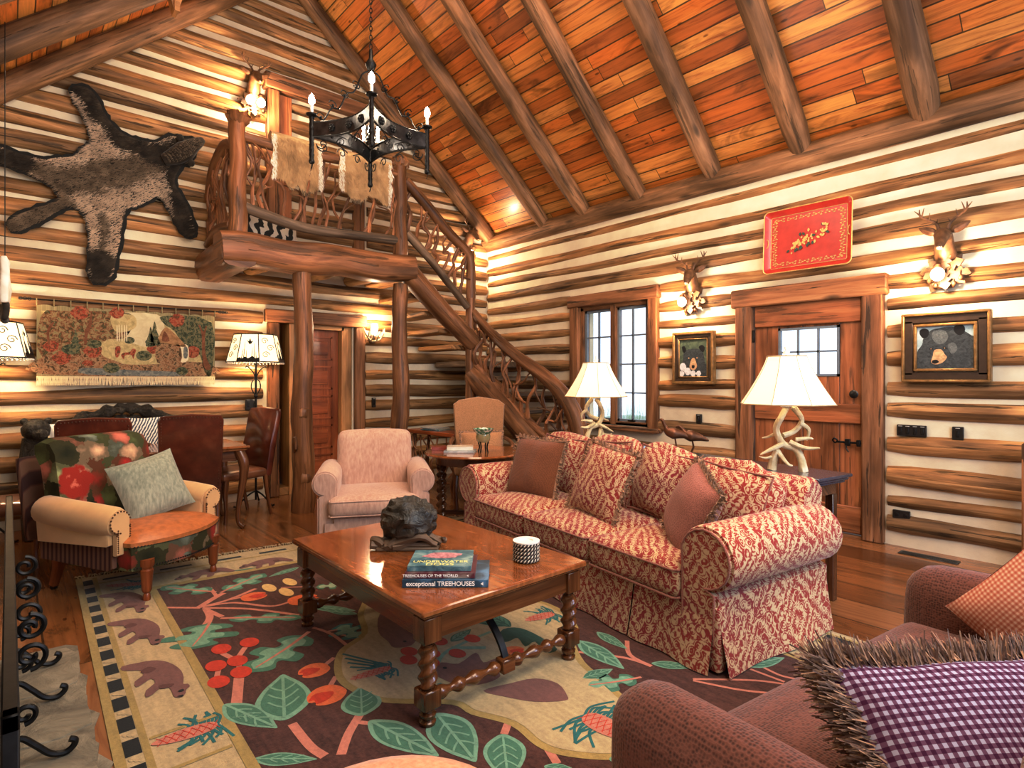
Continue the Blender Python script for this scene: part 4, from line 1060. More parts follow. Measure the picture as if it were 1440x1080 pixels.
# text helper: lettering as a real mesh
def text(body,size,mat,parent,Mt,ext=.0004,align='CENTER',bold=.0,name='lettering'):
    c=bpy.data.curves.new('lettering_curve','FONT'); c.body=body; c.size=size; c.extrude=ext; c.align_x=align; c.align_y='CENTER'; c.offset=bold
    o=bpy.data.objects.new('lettering_tmp',c); COL.objects.link(o)
    dg=bpy.context.evaluated_depsgraph_get(); me=bpy.data.meshes.new_from_object(o.evaluated_get(dg))
    bpy.data.objects.remove(o); bpy.data.curves.remove(c)
    me.transform(Mt); me.materials.clear(); me.materials.append(mat)
    q=bpy.data.objects.new(name,me); COL.objects.link(q); q.parent=parent; return q
def book(label,w,d,h,loc,rz,cover,spine=None,pages=None,group=None,name='book',soft=False):
    """spine faces local -y, w along x"""
    o=thing(name,label,'book',loc,rz,group)
    m=MB(); c=.0025
    m.box(-w/2,w/2,-d/2,d/2,0,c,b=.0008);m.box(-w/2,w/2,-d/2,d/2,h-c,h,b=.0008);m.box(-w/2,w/2,-d/2,-d/2+.004,0,h,b=.0012)
    m.build('cover',cover,o)
    m=MB(); m.box(-w/2+.004,w/2-.004,-d/2+.004,d/2-.004,c,h-c); m.build('pages',M['paper'],o)
    return o
M['paper']=plain('paper',(.72,.66,.52),.8,0,.1,80,.1)
M['letter']=plain('white_lettering',(.85,.84,.8),.6,0,.02,5,0); M['letter_y']=plain('yellow_lettering',(.75,.68,.28),.6,0,.02,5,0)
def coverm(name,a,b,c,sc=9): 
    t=NT(name,.3); v=t.co('Object'); n=t.noise(v,sc,4,.6,.8); t.b.inputs['Coat Weight'].default_value=.3; return t.col(t.ramp(n,[(.3,a),(.5,b),(.68,c)]))
cA=coverm('cover_navy',(.008,.03,.05),(.02,.07,.12),(.10,.25,.42)); cB=coverm('cover_maroon',(.10,.02,.035),(.13,.025,.04),(.45,.40,.33),4); cC=coverm('cover_teal',(.03,.09,.12),(.10,.22,.26),(.30,.42,.42),14)
bz=math.radians(49.4); bc_=(4.70,-4.00)
def bo(dx,dy): return (bc_[0]+dx*math.cos(bz)-dy*math.sin(bz),bc_[1]+dx*math.sin(bz)+dy*math.cos(bz))
x,y=bo(0,0); b=book('large dark navy book with white title, bottom of the coffee table stack',.365,.27,.032,(x,y,.4825),bz,cA,group=None)
text('exceptional TREEHOUSES',.027,M['letter'],b,T(-.02,-.1355,.016,rx=PI/2),bold=.0006)
m=MB(); polyfill(m,[(.15,.016),(.162,.024),(.162,.008)],-.1356,ax='y'); m.build('publisher_mark',M['letter'],b,smooth=False)
x,y=bo(-.025,.01); b=book('maroon spined book with white title, middle of the coffee table stack',.30,.255,.024,(x,y,.5150),bz,cB)
text('TREEHOUSES OF THE WORLD',.0175,M['letter'],b,T(-.04,-.128,.012,rx=PI/2),bold=.0004)
m=MB(); polyfill(m,[(.115,.012),(.123,.017),(.123,.007)],-.1282,ax='y'); m.build('publisher_mark',M['letter'],b,smooth=False)
x,y=bo(-.03,.02); b=book('teal covered book with pale yellow title, on top of coffee table stack',.275,.235,.022,(x,y,.5395),bz,cC)
text('UNDERWATER',.036,M['letter_y'],b,T(0,-.055,.0222),bold=.0003); text('DOGS',.045,M['letter_y'],b,T(0,-.092,.0222),bold=.0003)
m=MB(); polyfill(m,[(p[0]*.085,p[1]*.045+.035) for p in [(math.cos(a*.5)*(1+.2*math.sin(a*2)),math.sin(a*.5)) for a in range(13)]],.0224,ax='z'); m.build('cover_picture',plain('cover_pink',(.5,.25,.28),.4,0,.5,60,0),b,smooth=False)
# carved walnut on driftwood stand
t=NT('carved_walnut',.35,spec=.6); v=t.co('Object'); n=t.noise(v,16,5,.6,1.2); t.bump(n,.9,.02); M['nut']=t.col(t.ramp(n,[(.35,(.012,.010,.008)),(.55,(.04,.032,.024)),(.75,(.13,.11,.085))]))
o=thing('carved_nut','large carved black walnut shell ornament on driftwood stand, coffee table','ornament',(4.20,-3.90,.482),math.radians(49))
m=MB(); m.sphere((0,0,.15),(.145,.12,.115),n=40,nz=.10,nf=9)
vs=m.v[:]; 
for i,p in enumerate(vs):
    q=Vector(p)-Vector((0,0,.15)); a=math.atan2(q.z*1.2,q.y); k=1+.045*math.sin(a*9+3*mno.noise(q*14))+.05*mno.noise(q*26)
    m.v[i]=tuple(Vector((0,0,.15))+q*k)
m.build('nut',M['nut'],o)
m=MB()
for i in range(7):
    a=i*.9; twig(m,(-.19+.02*i,-.05+.02*math.sin(a),.03),(.19-.02*(6-i),.05*math.cos(a),.028),.024,.014,i*3.3,.04,n=8)
twig(m,(-.17,.02,.035),(-.12,-.06,.03),.02,.02,4.4,.03); twig(m,(.14,.03,.03),(.19,-.04,.06),.018,.008,7.7,.02)
m.box(-.16,.16,-.07,.07,0,.02,b=.006); m.build('driftwood_stand',M['greybranch'],o)
# rope coaster stack
o=thing('coaster_holder','round black and white woven coaster stack near coffee table corner','coaster stack',(4.76,-3.58,.482),.3)
t=NT('woven_rope',.9); s=t.sep(t.co('UV')); f=t.math('SINE',t.math('ADD',t.math('MULTIPLY',s[0],420.0),t.math('MULTIPLY',s[1],300.0))); M['rope']=t.col(t.ramp(f,[(.3,(.03,.022,.02)),(.6,(.62,.56,.46))]))
for k in range(5):
    m=MB(); n=36; m.tube([(.056*math.cos(2*PI*i/n),.056*math.sin(2*PI*i/n),.012+k*.0185) for i in range(n+1)],.0105,n=8,tw=(2,0,.08)); m.lathe([(0,.004),(.055,.004),(.055,.018),(0,.018)],c=(0,0,k*.0185),n=24); m.build('coaster',M['rope'],o)
m=MB(); m.lathe([(.03,.092),(.034,.1),(.066,.1),(.066,.094)],n=24); m.build('rim',M['white'],o)
# round side table
rt=thing('round_table','round dark wooden side table with barley twist legs, beside the sofa','side table',(2.55,-2.2,0),math.radians(48.7))
m=MB(); m.lathe([(0,.665),(.44,.665),(.462,.672),(.466,.682),(.455,.694),(0,.694)],n=48); m.build('tabletop',M['tabletop'],rt)
m=MB(); m.lathe([(.34,.585),(.36,.59),(.36,.664),(.33,.664)],n=40); m.build('apron',M['walnut'],rt)
for k in range(4):
    a=k*PI/2; x,y=.31*math.cos(a),.31*math.sin(a); m=MB(); n=50
    m.tube([(x,y,.08+.50*i/n) for i in range(n+1)],[.04]*(n+1),n=14,tw=(2,45,.28)); m.lathe([(.03,0),(.045,.02),(.035,.05),(.05,.065),(.04,.09)],c=(x,y,0),n=16); m.box(x-.045,x+.045,y-.045,y+.045,.56,.64,b=.004,grain=2); m.build('leg',M['mahog'],rt)
m=MB(); m.box(-.31,.31,-.02,.02,.10,.14,b=.004,grain=0); m.box(-.02,.02,-.31,.31,.10,.14,b=.004,grain=1); m.build('stretcher',M['mahog'],rt)
rz=math.radians(50)
cRed=coverm('cover_red',(.22,.03,.02),(.28,.05,.03),(.35,.08,.05)); cWh=coverm('cover_white',(.62,.58,.5),(.7,.66,.58),(.76,.73,.66)); cBl=coverm('cover_grey',(.25,.28,.30),(.42,.45,.46),(.6,.6,.6))
book('red book lying on the round side table, left of the white books',.20,.14,.03,(2.27,-2.38,.6945),rz+.2,cRed)
book('pale grey book at the bottom of two stacked on round table',.28,.20,.018,(2.52,-2.34,.6945),rz-.1,cBl)
book('cream white book on top of the grey one, round table',.24,.17,.032,(2.50,-2.33,.713),rz+.05,cWh)
o=thing('compote_bowl','green and white glazed footed bowl on the round side table','bowl',(2.68,-2.20,.6945))
m=MB(); m.lathe([(.0,.085),(.05,.09),(.062,.11),(.066,.14),(.062,.165),(.10,.215),(.094,.216),(.055,.17),(0,.13)],n=28); t=NT('green_glaze',.12); z_=t.sep(t.co('Object'))[2]; n=t.voro(t.co('Object'),30); t.b.inputs['Coat Weight'].default_value=.5
M['glaze']=t.col(t.mix(t.ramp(z_,[(.16,(0,0,0)),(.17,(1,1,1))]),t.ramp(n,[(.2,(.25,.24,.12)),(.6,(.32,.25,.12))]),t.ramp(n,[(.25,(.03,.12,.06)),(.5,(.10,.25,.14)),(.6,(.6,.6,.5))]))); m.build('bowl',M['glaze'],o)
for k in range(4):
    a=k*PI/2+.4; m=MB(); m.tube(spline([(.05*math.cos(a),.05*math.sin(a),0),(.04*math.cos(a),.04*math.sin(a),.05),(.055*math.cos(a),.055*math.sin(a),.10)],4),.007,n=6); m.build('foot',M['iron'],o)
# twig console under the stairs
dk=thing('twig_console','rustic twig legged console desk under the staircase','console',(1.05,-1.57,0),math.radians(4))
m=MB(); m.box(-.46,.46,-.17,.17,.70,.745,b=.006,grain=0); m.build('desktop',M['cherry'],dk)
for sx in(-.38,.38):
    for sy in(-.11,.11):
        m=MB(); twig(m,(sx,sy,0),(sx*.95,sy,.70),.026,.022,sx*7+sy*3+9,.03); m.build('leg',M['twig'],dk)
for i in range(9):
    m=MB(); a=-.36+i*.085; twig(m,(a,-.13,.12+.05*(i%3)),(a+.12*(-1)**i,-.12,.68),.012,.008,i*2.3,.07); m.build('branch',M['twig'],dk)
m=MB(); twig(m,(-.40,-.12,.18),(.40,-.12,.16),.016,.014,4,.03); m.build('stretcher',M['twig'],dk)
for k in range(4):
    book(['grey green magazine at the bottom of the pile on the twig console','pale blue magazine, second in the console pile','white magazine, third in the console pile','light grey magazine on top of the pile on the twig console'][k],.30-.01*k,.22,.009,(1.00+.012*math.sin(k*2),-1.60+.01*math.cos(k*3),.7455+k*.0095),math.radians(10+7*math.sin(k*2.2)),[cBl,cC,cWh,cBl][k],name='magazine')
# sofa table
st2=thing('sofa_table','long dark console table with stepped edge behind the sofa','table',(*s2w(-.10,1.235)[:2],0),SR)
M['darktop']=plain('dark_blue_black_top',(.045,.045,.075),.22,0,.2,10,0,coat=.5)
m=MB()
for i,(e,z0,z1) in enumerate(((0,.77,.79),(.015,.752,.768),(.03,.735,.75))): m.box(-1.20+e,1.20-e,-.19+e,.19-e,z0,z1,b=.004,grain=0)
m.build('tabletop',M['darktop'],st2)
m=MB(); m.box(-1.12,1.12,-.15,.15,.66,.735,grain=0); m.build('apron',M['mahog'],st2)
for sx in(-1.1,1.1):
    for sy in(-.13,.13):
        m=MB(); m.box(sx-.025,sx+.025,sy-.025,sy+.025,0,.66,b=.004,grain=2); m.build('leg',M['mahog'],st2)
# antler lamps
t=NT('antler',.5); v=t.co('Object'); n=t.noise(v,14,4); t.bump(t.noise(v,60,3),.4,.004); M['antler']=t.col(t.ramp(n,[(.3,(.42,.33,.19)),(.6,(.68,.58,.38)),(.8,(.80,.73,.55))]))
def shade_mat(name,c,e):
    t=NT(name,.8); t.b.inputs['Transmission Weight'].default_value=0
    v=t.co('Object'); s=t.sep(v)
    t.put(t.b.inputs['Emission Color'],t.ramp(s[2],[(.0,(1.0,.62,.22)),(.35,(1.0,.88,.62)),(1,(.95,.97,1.0))])); t.b.inputs['Emission Strength'].default_value=e
    return t.col(c)
M['shade']=shade_mat('linen_shade',(.80,.76,.66),.42)
def antler_lamp(label,loc,rz,seed,flip=1):
    o=thing('antler_lamp',label,'lamp',loc,rz)
    m=MB(); r=[.024,.022,.019,.017,.013,.006]
    def an(pts,rr): P=spline([(flip*a,b,c) for a,b,c in pts],6); m.tube(P,interp(rr,len(P)),n=9,nz=.12,nf=18)
    an([(.10,0,.0),(.085,.0,.08),(.05,.01,.14),(-.02,.0,.17),(-.06,-.01,.26),(-.03,-.02,.34),(.0,0,.40)],[.030,.024,.022,.022,.02,.018,.02])
    an([(-.08,.02,.0),(-.07,.02,.07),(-.05,.0,.13)],[.028,.024,.018]); an([(-.05,.01,.12),(0,-.04,.05),(.03,-.05,.04)],[.018,.012,.005])
    an([(-.02,-.01,.17),(-.09,-.03,.135),(-.155,-.04,.10)],[.018,.013,.004]); an([(.02,0,.18),(.10,-.03,.15),(.18,-.05,.155)],[.02,.014,.005])
    an([(-.02,0,.22),(.05,.03,.25),(.09,.02,.32),(.04,0,.40)],[.018,.017,.015,.02]); an([(.08,.02,.30),(.13,.03,.26),(.12,.03,.19)],[.016,.012,.004])
    an([(-.05,.0,.24),(-.10,.02,.21),(-.14,.02,.20)],[.013,.009,.004]); an([(.05,-.02,.20),(.12,-.01,.21),(.15,0,.205)],[.014,.01,.004]); an([(-.06,.02,.09),(-.12,.0,.075),(-.16,-.01,.085)],[.012,.008,.003])
    m.build('antler_base',M['antler'],o)
    m=MB(); m.lathe([(.028,.40),(.036,.405),(.036,.415),(.018,.42),(.018,.47),(.008,.475),(.006,.73),(.018,.735),(.02,.75),(.006,.755),(.012,.765),(.012,.778),(.0,.785)],n=12); m.build('stem',M['white'],o)
    m=MB(); n=6; sec=[(-1,-1),(0,-1.0),(1,-1),(1,0),(1,1),(0,1),(-1,1),(-1,0)]
    def ring(w,z):
        P=[]
        for i in range(8):
            a=2*PI*i/8+PI/8
            P.append((w*math.cos(a)*1.03,w*math.sin(a)*.95,z))
        return P
    vs=[];fs=[];K=9
    for k in range(K+1):
        t_=k/K; w=.115+(.275-.115)*(1-t_)**1.25; vs+=ring(w,.0+t_*.30)
    for k in range(K):
        for i in range(8): fs.append([k*8+i,k*8+(i+1)%8,(k+1)*8+(i+1)%8,(k+1)*8+i])
    m.add([(a,b,c) for a,b,c in vs],fs,[[(0,0)]*4]*len(fs)); sh=m.build('lamp_shade',M['shade'],o,loc=(0,0,.42),smooth=False)
    md=sh.modifiers.new('solid','SOLIDIFY'); md.thickness=.003
    m=MB()
    for i in range(8): m.tube([vs[k*8+i] for k in range(K+1)],.0022,n=5)
    for k in(0,K): m.tube([vs[k*8+i] for i in range(8)]+[vs[k*8]],.004,n=6)
    m.build('shade_piping',plain('shade_piping',(.45,.33,.18),.7),sh)
    m=MB(); m.sphere((0,0,.56),.03,n=10); m.build('bulb',M['bulb'],o)
    return o
x,y,_=s2w(.82,1.18); antler_lamp('larger looking antler table lamp with cream shade, in front of the plank door',(x,y,.79),math.radians(30),1)
x,y,_=s2w(-.985,1.2); antler_lamp('antler table lamp with cream shade, in front of the window',(x,y,.79),math.radians(70),2,-1)
# bronze birds
x,y,_=s2w(-.04,1.22)
o=thing('bird_figurine','pair of bronze long necked birds on base, behind the sofa back','figurine',(x,y,.79),math.radians(40))
for k,(ox,oy,hh) in enumerate(((-.06,0,.0),(.07,.02,-.02))):
    m=MB(); P=spline([(ox+.13,oy,.13+hh),(ox+.06,oy,.155+hh),(ox,oy,.165+hh),(ox-.04,oy,.18+hh),(ox-.06,oy,.21+hh),(ox-.085,oy,.265+hh-(.03*k)),(ox-.115,oy,.26+hh-.03*k)],4)
    m.tube(P,interp([.006,.03,.045,.035,.016,.012,.004],len(P)),n=10)
    for q in(-.015,.015): m.tube([(ox+.01,oy+q,.13+hh),(ox+.02,oy+q,.07+hh*.5),(ox,oy+q,.012)],.005,n=6)
    m.build('bird',M['bronze'],o)
m=MB(); m.box(-.12,.13,-.05,.06,0,.014,b=.004); m.build('base',M['blackhard'],o)
# ================================================================== RUG (pattern is dyed pile: flat shapes traced onto the floor plane)
def pile(name,c,var=.16):
    t=NT(name,.95,spec=.1); v=t.co('Object'); n=t.noise(v,70,3,.6); n2=t.noise(t.mapp(v,(4,22,1)),1.5,3)
    t.bump(t.noise(v,260,2),.5,.004); t.b.inputs['Sheen Weight'].default_value=.15
    f=t.math('ADD',t.math('MULTIPLY',n,.5),t.math('MULTIPLY',n2,.5))
    return t.col(t.ramp(f,[(.3,tuple(k*(1-var*1.6) for k in c)),(.7,tuple(min(1,k*(1+var)) for k in c))]))
RC=dict(field=(.105,.04,.03),cream=(.47,.385,.23),gold=(.38,.29,.11),black=(.018,.018,.016),bear=(.22,.105,.09),bear2=(.15,.06,.05),pink=(.52,.23,.165),red=(.50,.055,.025),orange=(.62,.17,.06),green=(.085,.21,.14),lgreen=(.21,.37,.27),dgreen=(.04,.10,.07),mint=(.34,.45,.33),teal=(.035,.17,.17),ygold=(.62,.46,.20))
RK=list(RC); RM=[pile('rug_'+k+'_wool',RC[k],.4 if k=='field' else .16) for k in RK]
rug=MB(); ZB=.004; RCNT=[0]
def LV(lv):
    RCNT[0]+=1; return ZB+.0008*lv+(RCNT[0]%24)*2.6e-5
def RI(k): return RK.index(k)
def poly(P,col,lv=1,k=4,close=True):
    """P floor points -> smooth closed patch"""
    Q=cspline([(a,b,0) for a,b in P],k) if k else [Vector((a,b,0)) for a,b in P]
    polyfill(rug,[(p.x,p.y) for p in Q],LV(lv),mi=RI(col),ax='z')
class Crop:
    def __init__(s,ox,oy,sc): s.o=(ox,oy,sc)
    def __call__(s,*xy): 
        ox,oy,sc=s.o; return [floor_pt(x/sc+ox,y/sc+oy) for x,y in xy]
A=Crop(200,740,4.0); B=Crop(100,880,4.8); Cc=Crop(440,800,2.88); D=Crop(340,980,2.4); E=Crop(620,580,2.483); G_=Crop(400,680,2.843); PX=Crop(0,0,1)
def band(P,w,col,lv=2,w1=None):
    Q=spline([(a,b,0) for a,b in P],6); n=len(Q); L=[];R_=[]
    for i,p in enumerate(Q):
        t=(Q[min(i+1,n-1)]-Q[max(i-1,0)]).normalized(); nn=Vector((-t.y,t.x,0)); ww=(w+((w1 or w)-w)*i/(n-1))/2
        L.append(p+nn*ww);R_.append(p-nn*ww)
    zz=LV(lv); vs=[(p.x,p.y,zz) for p in L+R_]
    rug.add(vs,[[i+1,i,n+i,n+i+1] for i in range(n-1)],None,RI(col))
def ell(c,rx,ry,col,lv=3,a=0):
    poly([(c[0]+rx*math.cos(k*PI/6)*math.cos(a)-ry*math.sin(k*PI/6)*math.sin(a),c[1]+rx*math.cos(k*PI/6)*math.sin(a)+ry*math.sin(k*PI/6)*math.cos(a)) for k in range(12)],col,lv,2)
def frame2(b,t):
    b=Vector(b);t=Vector(t); d=t-b; return b,d,Vector((-d.y,d.x))
def oak(b,t,w=.42,c1='green',c2='lgreen',lv=2,rib='pink'):
    b,d,n=frame2(b,t); w*=.88
    pr=[(0,.05),(.10,.10),(.16,.55),(.30,.75),(.36,.35),(.46,.38),(.50,.95),(.66,1.0),(.68,.50),(.74,.42),(.84,.62),(.92,.50),(.97,.2)]
    for sc_,col,l in((1.0,c1,lv),(.62,c2,lv+1)):
        P=[(b+d*(.5+(x-.5)*(1 if sc_==1 else .86))+n*w*y*sc_) for x,y in pr]+[b+d*(1 if sc_==1 else .93)]+[(b+d*(.5+(x-.5)*(1 if sc_==1 else .86))-n*w*y*sc_*.95) for x,y in pr[::-1]]
        poly([(p.x,p.y) for p in P],col,l,3)
    if rib: band([tuple(b),tuple(b+d*.45+n*.02),tuple(b+d*.9)],d.length*.055,rib,lv+2,d.length*.02)
def leaf(b,t,w=.28,c1='green',c2='lgreen',lv=2,inner=True):
    b,d,n=frame2(b,t); w*=.72
    pr=[(0,0),(.08,.45),(.25,.9),(.45,1.0),(.7,.72),(.9,.28),(1,0),(.9,-.28),(.7,-.72),(.45,-1),(.25,-.9),(.08,-.45)]
    poly([tuple((b+d*x+n*w*y)) for x,y in pr],c2,lv,3)
    if inner:
        poly([tuple((b+d*(.5+(x-.5)*.84)+n*w*y*.80)) for x,y in pr],c1,lv+1,3)
        band([tuple(b+d*.05),tuple(b+d*.5),tuple(b+d*.93)],d.length*.035,c2,lv+2)
        for x in(.25,.42,.6):
            for s_ in(-1,1): band([tuple(b+d*x),tuple(b+d*(x+.07)+n*w*s_*.3),tuple(b+d*(x+.16)+n*w*s_*.55)],d.length*.025,c2,lv+2)
def stem(P,w=.03,col='pink',lv=1.5): band(P,w*.8,col,lv)
def tulip(b,t,lv=2):
    b,d,n=frame2(b,t)
    poly([tuple(b+d*x+n*y) for x,y in((0,0),(.1,.35),(.5,.5),(.85,.36),(1,.12),(.9,0),(1,-.14),(.8,-.4),(.4,-.48),(.08,-.3))],'orange',lv,3)
    poly([tuple(b+d*x+n*y) for x,y in((.3,.05),(.6,.2),(.95,.1),(.85,-.1),(.95,-.2),(.6,-.3))],'red',lv+1,3)
def bear(P0,sx,sy,lv=3,flip=1):
    """walking bear, head to +x ; local unit coordinates"""
    O=[(-.98,-.55),(-.80,-.62),(-.62,-.40),(-.50,-.30),(-.30,-.36),(-.20,-.62),(.02,-.70),(.0,-.52),(-.06,-.28),(.15,-.30),(.28,-.60),(.50,-.72),(.50,-.55),(.40,-.30),(.52,-.16),(.72,-.20),(.90,-.25),(1.0,-.12),(.92,.02),(.82,.10),(.78,.22),(.66,.24),(.60,.16),(.40,.30),(.10,.42),(-.25,.42),(-.55,.32),(-.75,.12),(-.86,-.15)]
    poly([P0(x*1,y*1) for x,y in O],'bear',lv,2)
    poly([P0(x,y) for x,y in((-.55,-.1),(-.35,.02),(-.30,-.2),(-.45,-.34))],'bear2',lv+1,3)
    poly([P0(x,y) for x,y in((.30,-.28),(.45,.0),(.52,-.10),(.44,-.32))],'bear2',lv+1,3)
    x,y=P0(.80,-.02); ell((x,y),.011,.011,'black',lv+2)
    poly([P0(a,b) for a,b in((.92,-.20),(1.0,-.12),(.95,-.06))],'black',lv+1,2)
# outline of the rug
CR=[(1.93,-5.13),(6.30,-5.24),(6.30,-2.14),(2.22,-2.10)]
poly([CR[0],CR[1],CR[2],CR[3]],'cream',0,0)
rug.add([(p[0],p[1],.0) for p in CR]+[(p[0],p[1],ZB) for p in CR],[[0,1,5,4],[1,2,6,5],[2,3,7,6],[3,0,4,7]],None,RI('cream'))
def ly(y0,x): return y0-.025*(x-1.96)
def strip(y0,y1,x0,x1,col,lv): poly([(x0,ly(y0,x0)),(x1,ly(y0,x1)),(x1,ly(y1,x1)),(x0,ly(y1,x0))],col,lv,0)
IX=2.50
poly([(IX,ly(-4.75,IX)),(5.75,ly(-4.75,5.75)),(5.75,-2.60),(IX+.19,-2.56)],'field',.7,0)
# left border
strip(-5.14,-5.105,1.93,6.3,'gold',1); strip(-5.105,-5.055,1.98,6.3,'cream',1); strip(-5.05,-5.025,1.98,6.3,'gold',1); strip(-4.785,-4.745,2.44,5.8,'gold',2)
x=2.02
while x<6.2:
    strip(-5.105,-5.052,x,x+.115,'black',2)
    for k in range(3): ell((x+.15+.012*(k-1),ly(-5.093+.014*k,x)),.016,.009,'cream',3)
    x+=.185
# right border, mostly under the sofa
for x in [2.4+.19*i for i in range(21)]: poly([(x,-2.20),(x+.12,-2.20),(x+.12,-2.26),(x,-2.26)],'black',2,0)
poly([(2.3,-2.14),(6.3,-2.18),(6.3,-2.20),(2.3,-2.16)],'gold',1,0); poly([(2.3,-2.29),(6.3,-2.29),(6.3,-2.32),(2.3,-2.32)],'gold',1,0); poly([(2.7,-2.55),(5.8,-2.56),(5.8,-2.60),(2.7,-2.59)],'gold',2,0)
# far border
def fx(x0,y): return x0+.095*(y+5.13)
y=-5.0
while y<-2.25:
    poly([(fx(2.03,y),y),(fx(2.03,y+.2),y+.2),(fx(2.065,y+.2),y+.2),(fx(2.065,y),y)],'black',2,0); y+=.33
poly([(fx(2.11,-5.1),-5.08),(fx(2.11,-2.2),-2.2),(fx(2.135,-2.2),-2.2),(fx(2.135,-5.1),-5.08)],'gold',1,0)
poly([(IX-.06,-4.80),(IX+.14,-2.56),(IX+.19,-2.56),(IX,-4.80)],'gold',2,0)
for yc in(-4.45,-4.05,-3.62,-3.2,-2.8): bear(lambda a,b,yc=yc:(fx(2.30,yc)-b*.17,yc-a*.185),1,1)
# bears along the left border (head towards the field)
for xc in(2.62,3.15,3.78,4.78,5.4):
    bear(lambda a,b,xc=xc:(xc+.27*(a*.94-b*.30*.6),ly(-4.90,xc)+.17*(b*.94+a*.26)),1,1)
def pinecone(b,t,w,lv=2,needles=True,seed=1):
    b,d,n=frame2(b,t); r_=random.Random(seed)
    if needles:
        for i in range(9):
            x=.5+.5*i/8
            for s_ in(-1,1): band([tuple(b+d*x),tuple(b+d*(x+.08)+n*s_*w*1.3),tuple(b+d*(x+r_.uniform(-.25,.2))+n*s_*w*r_.uniform(2.0,3.2))],d.length*.05,'teal',lv)
    poly([tuple(b+d*x+n*w*y) for x,y in((0,0),(.12,.5),(.4,.95),(.7,1.0),(.93,.7),(1,0),(.93,-.7),(.7,-1),(.4,-.95),(.12,-.5))],'pink',lv+1,3)
    for i in range(7):
        x=.08+.13*i
        for s_ in(-1,1): band([tuple(b+d*x-n*s_*w*.75),tuple(b+d*(x+.09)),tuple(b+d*(x+.16)+n*s_*w*.75)],d.length*.014,'red',lv+2)
strip(-5.02,-4.79,4.27,4.29,'gold',2); strip(-5.02,-4.79,4.52,4.54,'gold',2)
pinecone(floor_pt(212,1050),floor_pt(306,1020),.18,seed=4)
pinecone((2.22,-5.0),(2.34,-4.80),.16,seed=9)
# --- field, upper left spray
S_=stem
S_(A((120,462),(330,464))); S_(A((320,460),(420,400),(460,380)),.05); S_(A((330,460),(480,420),(640,355)),.035); S_(A((360,455),(520,435),(720,455),(830,430))); S_(A((340,465),(600,470),(880,505))); S_(A((360,470),(380,520),(340,580)),.05); S_(A((350,470),(450,515)),.04); S_(A((480,420),(580,400)),.03); S_(A((380,350),(420,400)),.03); S_(A((780,350),(910,345)),.02)
oak(*A((415,375),(110,345)),w=.26); oak(*A((440,380),(690,270)),w=.30); oak(*A((385,540),(270,700)),w=.62); oak(*A((440,525),(905,520)),w=.17)
leaf(*A((720,235),(510,255)),w=.14,inner=False,c2='green'); leaf(*A((880,235),(710,290)),w=.2); leaf(*A((970,240),(890,290)),w=.3,c2='green'); oak(*A((960,350),(1150,330)),w=.36,c2='mint',rib=None); leaf(*A((960,460),(1200,480)),w=.2)
oak(*A((940,600),(600,830)),w=.36)
for p in((445,697),(603,660),(415,792),(535,764),(556,828),(430,882)): ell(A(p)[0],.060,.045,'red',3)
S_(A((450,720),(510,750)),.035); S_(A((580,685),(545,735)),.035); S_(A((545,790),(545,810)),.03); S_(A((430,810),(420,850)),.03); S_(A((545,850),(525,1060)),.055)
for p in((714,351),(830,318),(810,375)): ell(A(p)[0],.085,.038,'ygold',3)
tulip(*A((555,415),(700,385))); tulip(*A((820,435),(990,400)))
leaf(*A((800,1100),(790,840)),w=.40); leaf(*A((1235,1075),(1230,910)),w=.5); leaf(*A((500,1085),(660,1075)),w=.4)
tulip(*A((1040,785),(890,850))); tulip(*A((1110,905),(960,1010))); S_(A((1080,745),(1030,785)),.03); S_(A((1090,850),(1060,900)),.03)
S_(A((960,575),(1060,610),(1150,675)),.025); S_(A((1030,600),(1110,585)),.02); S_(A((1040,605),(1150,620)),.02); oak(*A((1225,640),(1110,560)),w=.5,c1='teal',c2='lgreen',rib=None); leaf(*A((1210,500),(1030,480)),w=.2)
# --- lower field leaves
leaf(*D((165,95),(170,-60)),w=.42) if False else None
S_(D((170,95),(230,170),(280,205)),.045); S_(D((398,65),(360,130),(335,200)),.045); S_(D((398,90),(440,95)),.03)
leaf(*D((-60,30),(120,110)),w=.25); leaf(*D((40,215),(255,215)),w=.22); leaf(*D((430,85),(665,205)),w=.26); leaf(*D((655,60),(790,225)),w=.36); leaf(*D((880,130),(900,290)),w=.42); leaf(*D((1020,240),(1140,260)),w=.3); leaf(*D((1240,215),(1360,230)),w=.4)
S_(D((900,90),(885,130)),.04); S_(D((1030,175),(1065,230)),.04)
# --- large cream cartouche under the table
CA=Cc((115,90),(200,120),(180,190),(195,265),(110,330),(85,400),(110,470),(220,530),(330,550),(560,555),(640,595),(800,640),(900,720),(1000,760),(1170,780),(1310,770),(1345,735),(1340,600),(1250,510),(1170,440),(1100,380),(1062,300),(1075,240),(1010,170),(900,130),(800,155),(700,165),(520,110),(300,40),(190,40))
poly(CA,'gold',2,4); cxa=sum(p[0] for p in CA)/len(CA); cya=sum(p[1] for p in CA)/len(CA)
Q=cspline([(a,b,0) for a,b in CA],4); Q=[(p.x,p.y) for p in Q]; Ar=sum(Q[i][0]*Q[(i+1)%len(Q)][1]-Q[(i+1)%len(Q)][0]*Q[i][1] for i in range(len(Q)))
poly(offset(Q,-.035 if Ar>0 else .035),'cream',3,0)
pinecone(*Cc((150,455),(315,405)),.15,lv=4,seed=2); pinecone(*Cc((860,215),(975,185)),.2,lv=4,seed=3); pinecone(*Cc((1290,700),(1100,600)),.24,lv=4,seed=5)
for i in range(4): band(Cc((120+10*i,350+18*i),(300,395+5*i)),.014,'teal',4)
